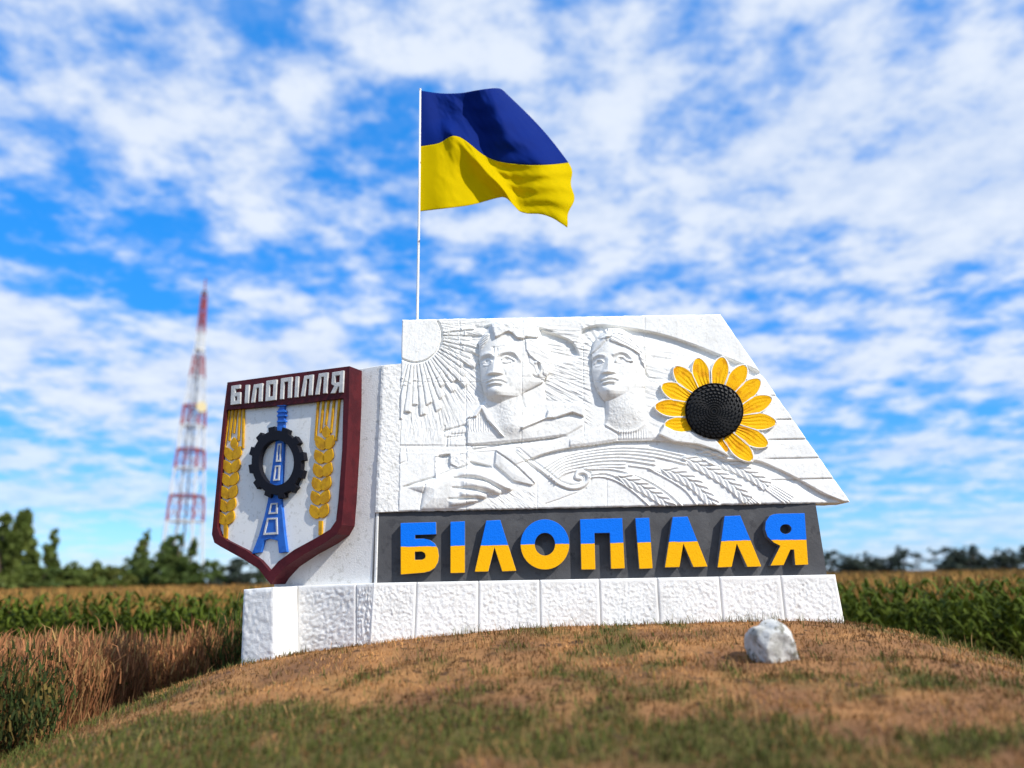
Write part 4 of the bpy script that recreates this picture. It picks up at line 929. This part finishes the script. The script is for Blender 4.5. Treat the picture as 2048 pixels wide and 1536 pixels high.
def tree(name, label, px, top, wpx, Yd, mat, seed, shape='round', base=None, group=None, cat='tree', n=6500):
    r = random.Random(seed); t = at(px, top-7, Yd); Hh = t.z-Z_FIELD; w = 1.45*wpx*(Yd+9)/F_PX/2; x = t.x
    T = empty(name, (x, Yd, Z_FIELD), label, cat, group)
    blobs = []
    if shape == 'poplar':
        k = 9
        for i in range(k):
            f = i/(k-1); blobs.append((x+r.uniform(-.25, .25)*w, Yd+r.uniform(-.2, .2)*w, Z_FIELD+Hh*(.2+.74*f), w*(1.05-.75*f**1.6)*r.uniform(.8, 1.1), Hh*.10*r.uniform(.8, 1.2)))
    elif shape == 'tall':
        for i in range(14):
            f = r.uniform(0, 1); q = w*(1-.62*f**2); blobs.append((x+r.uniform(-.75, .75)*q, Yd+r.uniform(-.6, .6)*q, Z_FIELD+Hh*(.22+.66*f), q*r.uniform(.42, .62), Hh*r.uniform(.09, .15)))
        blobs.append((x, Yd, Z_FIELD+Hh*.88, w*.3, Hh*.12))
    else:
        for i in range(16):
            f = r.uniform(0, 1); q = w*math.sqrt(max(.1, 1-(f*1.25-.35)**2)); blobs.append((x+r.uniform(-.8, .8)*q, Yd+r.uniform(-.7, .7)*q, Z_FIELD+Hh*(.2+.6*f), q*r.uniform(.4, .6), Hh*r.uniform(.13, .2)))
        blobs.append((x+r.uniform(-.2, .2)*w, Yd, Z_FIELD+Hh*.82, w*.42, Hh*.17))
    parts = [tube([Vector((x, Yd, Z_FIELD-.1)), Vector((x+.1*w*r.uniform(-1, 1), Yd, Z_FIELD+Hh*.4)), Vector((x, Yd, Z_FIELD+Hh*.85))], [Hh*.028, Hh*.02, Hh*.005], 8)]
    for b in blobs[:9]:
        parts.append(tube([Vector((x, Yd, Z_FIELD+Hh*.22+.3*(b[2]-Z_FIELD-Hh*.22))), Vector(((x+b[0])/2, (Yd+b[1])/2, (b[2]*.75+.25*(Z_FIELD+Hh*.3)))), Vector(b[:3])], [Hh*.012, Hh*.008, Hh*.003], 5))
    v_, f_ = merge(parts); mesh('trunk', v_, f_, M['bark'], T, smooth=True)
    V, F = crown_mesh(blobs, n, max(.16, Hh*.04), seed); npmesh('crown', V, F, mat, T)
    return T
GL, GR = 'trees beyond the corn on the left', 'far trees beyond the corn on the right'
tree('poplar_tree', 'tall full poplar cut by the left edge of the picture', 12, 1030, 62, 85, LM[0], 1, 'tall', group=GL, n=5200)
tree('poplar_tree', 'tall full poplar second from the left edge', 50, 1022, 46, 88, LM[0], 2, 'tall', group=GL, n=5200)
tree('poplar_tree', 'slim lone poplar sticking up above the low bushes on the left', 108, 1066, 24, 92, LM[0], 3, 'poplar', group=GL, n=3000)
tree('leafy_tree', 'low round tree at the foot of the slim lone poplar', 80, 1128, 64, 90, LM[1], 4, group=GL, n=2600)
tree('leafy_tree', 'low round tree just right of the slim lone poplar', 142, 1130, 76, 95, LM[0], 5, group=GL)
tree('leafy_tree', 'rounded tree between the slim poplar and the yellowish bush', 186, 1126, 66, 97, LM[0], 6, group=GL)
tree('leafy_tree', 'yellowish green low tree left of the radio tower', 238, 1134, 108, 96, LM[2], 7, group=GL, n=3600)
tree('poplar_tree', 'narrow spiky tree left of the radio tower', 292, 1068, 26, 110, LM[0], 8, 'poplar', group=GL, n=2600)
tree('leafy_tree', 'dark green tree at the left foot of the radio tower', 276, 1112, 66, 104, LM[1], 9, group=GL)
tree('leafy_tree', 'large dark tree hiding the base of the radio tower', 340, 1078, 66, 98, LM[1], 10, 'tall', group=GL, n=6000)
tree('leafy_tree', 'tall dark tree right in front of the radio tower', 362, 1066, 40, 96, LM[1], 11, 'tall', group=GL, n=4200)
tree('leafy_tree', 'dark tree with a small pointed top right of the radio tower', 388, 1086, 30, 97, LM[1], 12, 'tall', group=GL, n=3200)
tree('leafy_tree', 'round dark tree left of the shield tip', 426, 1120, 84, 96, LM[1], 13, group=GL, n=3200)
tree('leafy_tree', 'dark tree partly hidden by the shield tip', 480, 1112, 68, 95, LM[3], 14, group=GL, n=3200)
tree('leafy_tree', 'green tree half hidden by the left end of the plinth', 530, 1118, 50, 99, LM[1], 15, group=GL, n=2600)
for i, (px_, tp_, w_, lb) in enumerate(((1662, 1108, 44, 'dark far tree touching the right end of the monument'), (1698, 1116, 36, 'small dark far tree second from the monument'), (1728, 1113, 36, 'small dark far tree third from the monument'), (1760, 1126, 26, 'lowest far tree in the gap before the lone round tree'),
        (1804, 1104, 46, 'lone round dark far tree left of the sky gap'), (1886, 1100, 46, 'dark far tree just right of the sky gap'), (1918, 1104, 38, 'dark far tree in the middle of the right hand clump'), (1942, 1098, 34, 'pointed pale far tree right of the sky gap clump'), (1985, 1126, 40, 'low far bushy tree before the right edge of the picture'), (2022, 1100, 52, 'broad dark far tree near the right edge'), (2056, 1098, 40, 'dark far tree cut by the right edge'))):
    tree('far_tree', lb, px_, tp_-3, w_*1.35, 210, LM[3], 40+i, group=GR, n=3000)
# ================================================================ corn
M['corn'] = material('corn_leaves', (0, 0, 0), .7, None, spec=.12, attr='col', transl=.2)
def corn_template(seed, nl, seg):
    r = np.random.RandomState(seed); V = []; F = []; C = []
    def add(v, f, c):
        k = len(V); V.extend(v); F.extend([tuple(i+k for i in q) for q in f]); C.extend([c]*len(v))
    h_ = 1.93
    for a in (0, 2.1, 4.2):
        add([(.016*math.cos(a), .016*math.sin(a), 0), (.016*math.cos(a+2.1), .016*math.sin(a+2.1), 0), (.008*math.cos(a+1), .008*math.sin(a+1), h_)], [(0, 1, 2)], (.075, .085, .02))
    for i in range(nl):
        z0 = .25+1.72*i/nl; a = i*2.6+r.uniform(-.5, .5); L = r.uniform(.42, .62)*(1.1-.35*i/nl); ca, sa = math.cos(a), math.sin(a); pv = None; vs = []
        dry = max(0, (.35-i/nl))*1.2
        for s in range(seg+1):
            t = s/seg; rr = L*t; z = z0+.42*L*math.sin(t*2.6)*1.25-.12*t*t; w = .042*(1-t**2)+.004
            vs += [(rr*ca-w*sa, rr*sa+w*ca, z), (rr*ca+w*sa, rr*sa-w*ca, z-.01)]
        g_ = r.uniform(.75, 1.25); c = np.array((.085, .115, .012))*g_*(1-dry)+np.array((.17, .11, .04))*dry
        add(vs, [(2*s, 2*s+1, 2*s+3, 2*s+2) for s in range(seg)], tuple(c))
    for i in range(4 if nl > 8 else 6):
        a = r.uniform(0, 6.3); l = r.uniform(.10, .24); q = r.uniform(.02, .15) if i else 0.
        x, y = q*math.cos(a), q*math.sin(a); add([(-.014, 0, h_-.06), (.014, 0, h_-.06), (x+.012, y, h_+l), (x-.012, y, h_+l)], [(0, 1, 2, 3)], (.36, .19, .055))
    if nl > 8: add([(.02, -.02, .8), (.09, -.05, 1.05), (.05, .03, 1.0), (.03, .03, .8)], [(0, 1, 2, 3)], (.13, .12, .03))
    return np.array(V), F, np.array(C)
def scatter(templates, pts, name, mat, label, cat, seed, zscale=(.9, 1.12), tint=.25):
    r = np.random.RandomState(seed); VV = []; FF = []; CC = []; k = 0
    for ti, (V, F, C) in enumerate(templates):
        sel = pts[np.arange(len(pts)) % len(templates) == ti]
        if not len(sel): continue
        n = len(sel); a = r.rand(n)*6.283; s = r.uniform(zscale[0], zscale[1], n); tl = r.normal(size=(n, 2))*.05; ca, sa = np.cos(a), np.sin(a)
        x = V[None, :, 0]*ca[:, None]-V[None, :, 1]*sa[:, None]; y = V[None, :, 0]*sa[:, None]+V[None, :, 1]*ca[:, None]; z = V[None, :, 2]*s[:, None]
        x = (x+z*tl[:, :1])*1.+sel[:, :1]; y = y+z*tl[:, 1:]+sel[:, 1:2]; z = z+sel[:, 2:3]
        VV.append(np.stack([x, y, z], -1).reshape(-1, 3)); g_ = 1+tint*r.uniform(-1, 1, n); CC.append((C[None]*g_[:, None, None]).reshape(-1, 3))
        ft = np.array([q if len(q) == 4 else q+(q[-1],) for q in F]); t3 = ft[:, [0, 1, 2]]; q4 = ft[ft[:, 2] != ft[:, 3]][:, [0, 2, 3]]; tri = np.concatenate([t3, q4])
        FF.append((tri[None]+(np.arange(n)*len(V))[:, None, None]+k).reshape(-1, 3)); k += n*len(V)
    o = npmesh(name, np.concatenate(VV), np.concatenate(FF), mat, colors=np.concatenate(CC)); return tag(o, label, cat, kind='stuff')
rs = np.random.RandomState(9)
def rows(y0, y1, dy, dx, half):
    P_ = []
    y = y0
    while y < y1:
        hw = half(y); x = np.arange(-hw, hw, dx); x = x+rs.uniform(-.3, .3, len(x))*dx; yy = y+rs.uniform(-.12, .12, len(x))*dy; P_.append(np.stack([x, yy], -1)); y += dy
    return np.concatenate(P_)
def corn_edge(x): return 9.2-.10*np.clip(x-4, 0, 20)+.35*np.clip(-x-5, 0, 6)*.3
half = lambda y: .80*(y+9)+3
cp = rows(6.8, 17, .62, .20, half); cp = cp[cp[:, 1] > corn_edge(cp[:, 0])]
cp = cp[(np.abs(cp[:, 0]-.2) > .28*(cp[:, 1]+9)-1.2)]
cp = np.column_stack([cp, ground_z(cp[:, 0], cp[:, 1])])
scatter([corn_template(i, 14, 4) for i in range(5)], cp, 'corn_plants', M['corn'], 'green maize crop with tan tassels along the near field edge', 'corn', 1)
cf = rows(17, 34, .9, .42, half); cf2 = rows(34, 80, 2.2, .8, half); cf3 = rows(80, 205, 7, 1.8, half); cf = np.concatenate([cf, cf2, cf3]); cf = np.column_stack([cf, np.full(len(cf), Z_FIELD)])
scatter([corn_template(20+i, 6, 3) for i in range(4)], cf, 'corn_field', M['corn'], 'tan topped maize field stretching back to the trees', 'corn', 2, zscale=(.95, 1.1))
# ================================================================ grasses
M['grass'] = material('grass_blades', (0, 0, 0), .75, None, spec=.15, attr='col', transl=.15)
def blades(name, x, y, hgt, wid, lean, col, label, cat, seed, zoff=0.):
    r = np.random.RandomState(seed); n = len(x); z = ground_z(x, y)+zoff; a = r.rand(n)*6.283; la = r.rand(n)*6.283; l = lean*r.rand(n)*hgt
    wx, wy = np.cos(a)*wid, np.sin(a)*wid; mx_, my = np.cos(la)*l, np.sin(la)*l
    b0 = np.stack([x-wx, y-wy, z-.01], -1); b1 = np.stack([x+wx, y+wy, z-.01], -1); m0 = np.stack([x-wx*.7+mx_*.35, y-wy*.7+my*.35, z+hgt*.6], -1); m1 = np.stack([x+wx*.7+mx_*.35, y+wy*.7+my*.35, z+hgt*.6], -1); t = np.stack([x+mx_, y+my, z+hgt*np.sqrt(np.clip(1-.5*(l/hgt)**2, .1, 1))], -1)
    V = np.stack([b0, b1, m0, m1, t], 1).reshape(-1, 3); k = np.arange(n)[:, None]*5; F = np.concatenate([k+np.array([0, 1, 3]), k+np.array([0, 3, 2]), k+np.array([2, 3, 4])])
    o = npmesh(name, V, F, M['grass'], colors=np.repeat(col, 5, 0)); return tag(o, label, cat, kind='stuff')
r = np.random.RandomState(77)
N_ = 150000; d_ = 3.2+9.0*r.rand(N_)**1.15; x = (r.rand(N_)*2-1)*(.78*d_+.8); y = d_-9.
keep = ~((y > -.12) & (np.abs(x-.9) < 3.2) & (y < .5)); x, y = x[keep], y[keep]
gm = green_amount(x, y); isg = r.rand(len(x)) < gm*.5+.02; kp = isg | (r.rand(len(x)) < .62); x, y, isg = x[kp], y[kp], isg[kp]; n = len(x)
hg = np.where(isg, .03+.07*r.rand(n)**1.5, .018+.035*r.rand(n)); pat = np.clip(.66+2.6*fbm(x*1.7, y*1.7, 180, 3), .40, 1.25)[:, None]; br = (.6+.75*r.rand(n))[:, None]
col = np.where(isg[:, None], np.array((.095, .105, .024))*br*(.75+.5*r.rand(n, 1)), (np.array((.47, .24, .088))*(1-.35*r.rand(n, 1)))*br*pat*(.62+.38*sstep(-5.2, -1.2, y))[:, None])
blades('short_grass', x, y, hg, np.where(isg, .0035, .0028)+.003*r.rand(n), np.where(isg, 1.1, 1.9), col, 'short dry turf with green tufts covering the mound', 'grass', 3)
n = 9000; d_ = 3.4+5.4*r.rand(n); x = (r.rand(n)*2-1)*(.74*d_+.5); y = d_-9.; cl = fbm(x*2.1, y*2.1, 210, 2); kp = (r.rand(n) < .12+1.8*cl) & (y < -.35); x, y = x[kp], y[kp]; n = len(x)
blades('straw', x, y, .07+.13*r.rand(n)**2, .0022+.002*r.rand(n), 1.7, np.array((.48, .28, .11))*(.45+.75*r.rand(n, 1))*np.where(r.rand(n, 1) < .3, np.array((.35, .6, .4)), 1.), 'long loose straw and taller weeds sprouting from the mound turf', 'grass', 8)
# green fringe along the foot of the plinth
n = 1500; x = r.uniform(-1.2, 3.7, n); y = Y_P-.03-.05*r.rand(n)**2; dn = fbm(x*2.3, x*0+4, 140, 3)*2; kp = r.rand(n) < .18+dn; x, y = x[kp], y[kp]; n = len(x)
blades('plinth_grass', x, y, .05+.10*r.rand(n)**2, .003, .7, np.array((.16, .12, .04))*(.5+r.rand(n, 1))*np.where(r.rand(n, 1) < .5, np.array((.5, .8, .4)), 1.), 'thin grass fringe along the foot of the plinth', 'grass', 4)
# tall rusty dry weeds on the left, in front of the corn
n = 42000; y = -1.2+8.8*r.rand(n); x = -4.0-1.2*np.clip(y+1, 0, 1)*0-11*r.rand(n)**1.25-.16*np.clip(y, 0, 9)*0
dens_ = fbm(x*.55, y*.55, 150, 3); lim_ = -5.1-.25*np.clip(1.5-y, 0, 3); kp = (x < lim_+.4*dens_+np.clip(y-1.5, 0, 6)*.55) & ((x < -5.6) | (y > 3.4+.6*dens_)) & (r.rand(n) < .75+dens_*1.4); x, y = x[kp], y[kp]; n = len(x)
hh = (.8+.65*r.rand(n))*(1+.45*fbm(x*.5, y*.5, 155, 3)); mixg = (fbm(x*.7+9, y*.7, 160, 3) > .1)[:, None]
col = np.array((.30, .125, .055))*(.5+.9*r.rand(n, 1)); col = np.where(r.rand(n, 1) < .35, np.array((.31, .18, .07))*(.6+.7*r.rand(n, 1)), col); col = np.where(mixg & (r.rand(n, 1) < .7), np.array((.045, .06, .014))*(.5+r.rand(n, 1)), col)
k3 = np.repeat(np.arange(n), 3)[:n*3]; r3 = r.rand(len(k3))
xw = np.concatenate([x, x[k3]+.14*r.normal(size=len(k3))]); yw = np.concatenate([y, y[k3]+.14*r.normal(size=len(k3))]); hw_ = np.concatenate([hh, .10+.16*r3]); zw = np.concatenate([np.zeros(n), hh[k3]*(.55+.42*r.rand(len(k3)))])
cw = np.concatenate([col, col[k3]*np.array((1.12, 1.15, 1.1))]); ww_ = np.concatenate([.0025+.004*r.rand(n), .006+.007*r3])
blades('dry_weeds', xw, yw, hw_, ww_, .9, cw, 'tall rusty brown dried weeds left of the mound', 'weeds', 5, zw)
n = 3600; dd = 8.2+3.6*r.rand(n); y = dd-9; x = -dd*(.565+.3*r.rand(n)**1.3); kp = r.rand(n) < .6+fbm(x*.9, y*.9, 170, 3)*2.2; x, y = x[kp], y[kp]; n = len(x)
k8 = np.repeat(np.arange(n), 4); x8 = x[k8]+.10*r.normal(size=len(k8)); y8 = y[k8]+.10*r.normal(size=len(k8)); hb = (.5+.6*np.clip(.5+2*fbm(x*1.3, y*1.3, 172, 2), 0, 1))[k8]; z8 = hb*r.rand(len(k8))**.7; n = len(k8); x, y = x8, y8
blades('leafy_weeds', x, y, .06+.10*r.rand(n), .006+.012*r.rand(n), 1.3, np.array((.035, .05, .012))*(.5+1.0*r.rand(n, 1))*np.where(r.rand(n, 1) < .3, np.array((3.2, 1.6, 1.6)), 1.), 'dark green leafy weeds at the left edge below the mound', 'weeds', 6, z8)
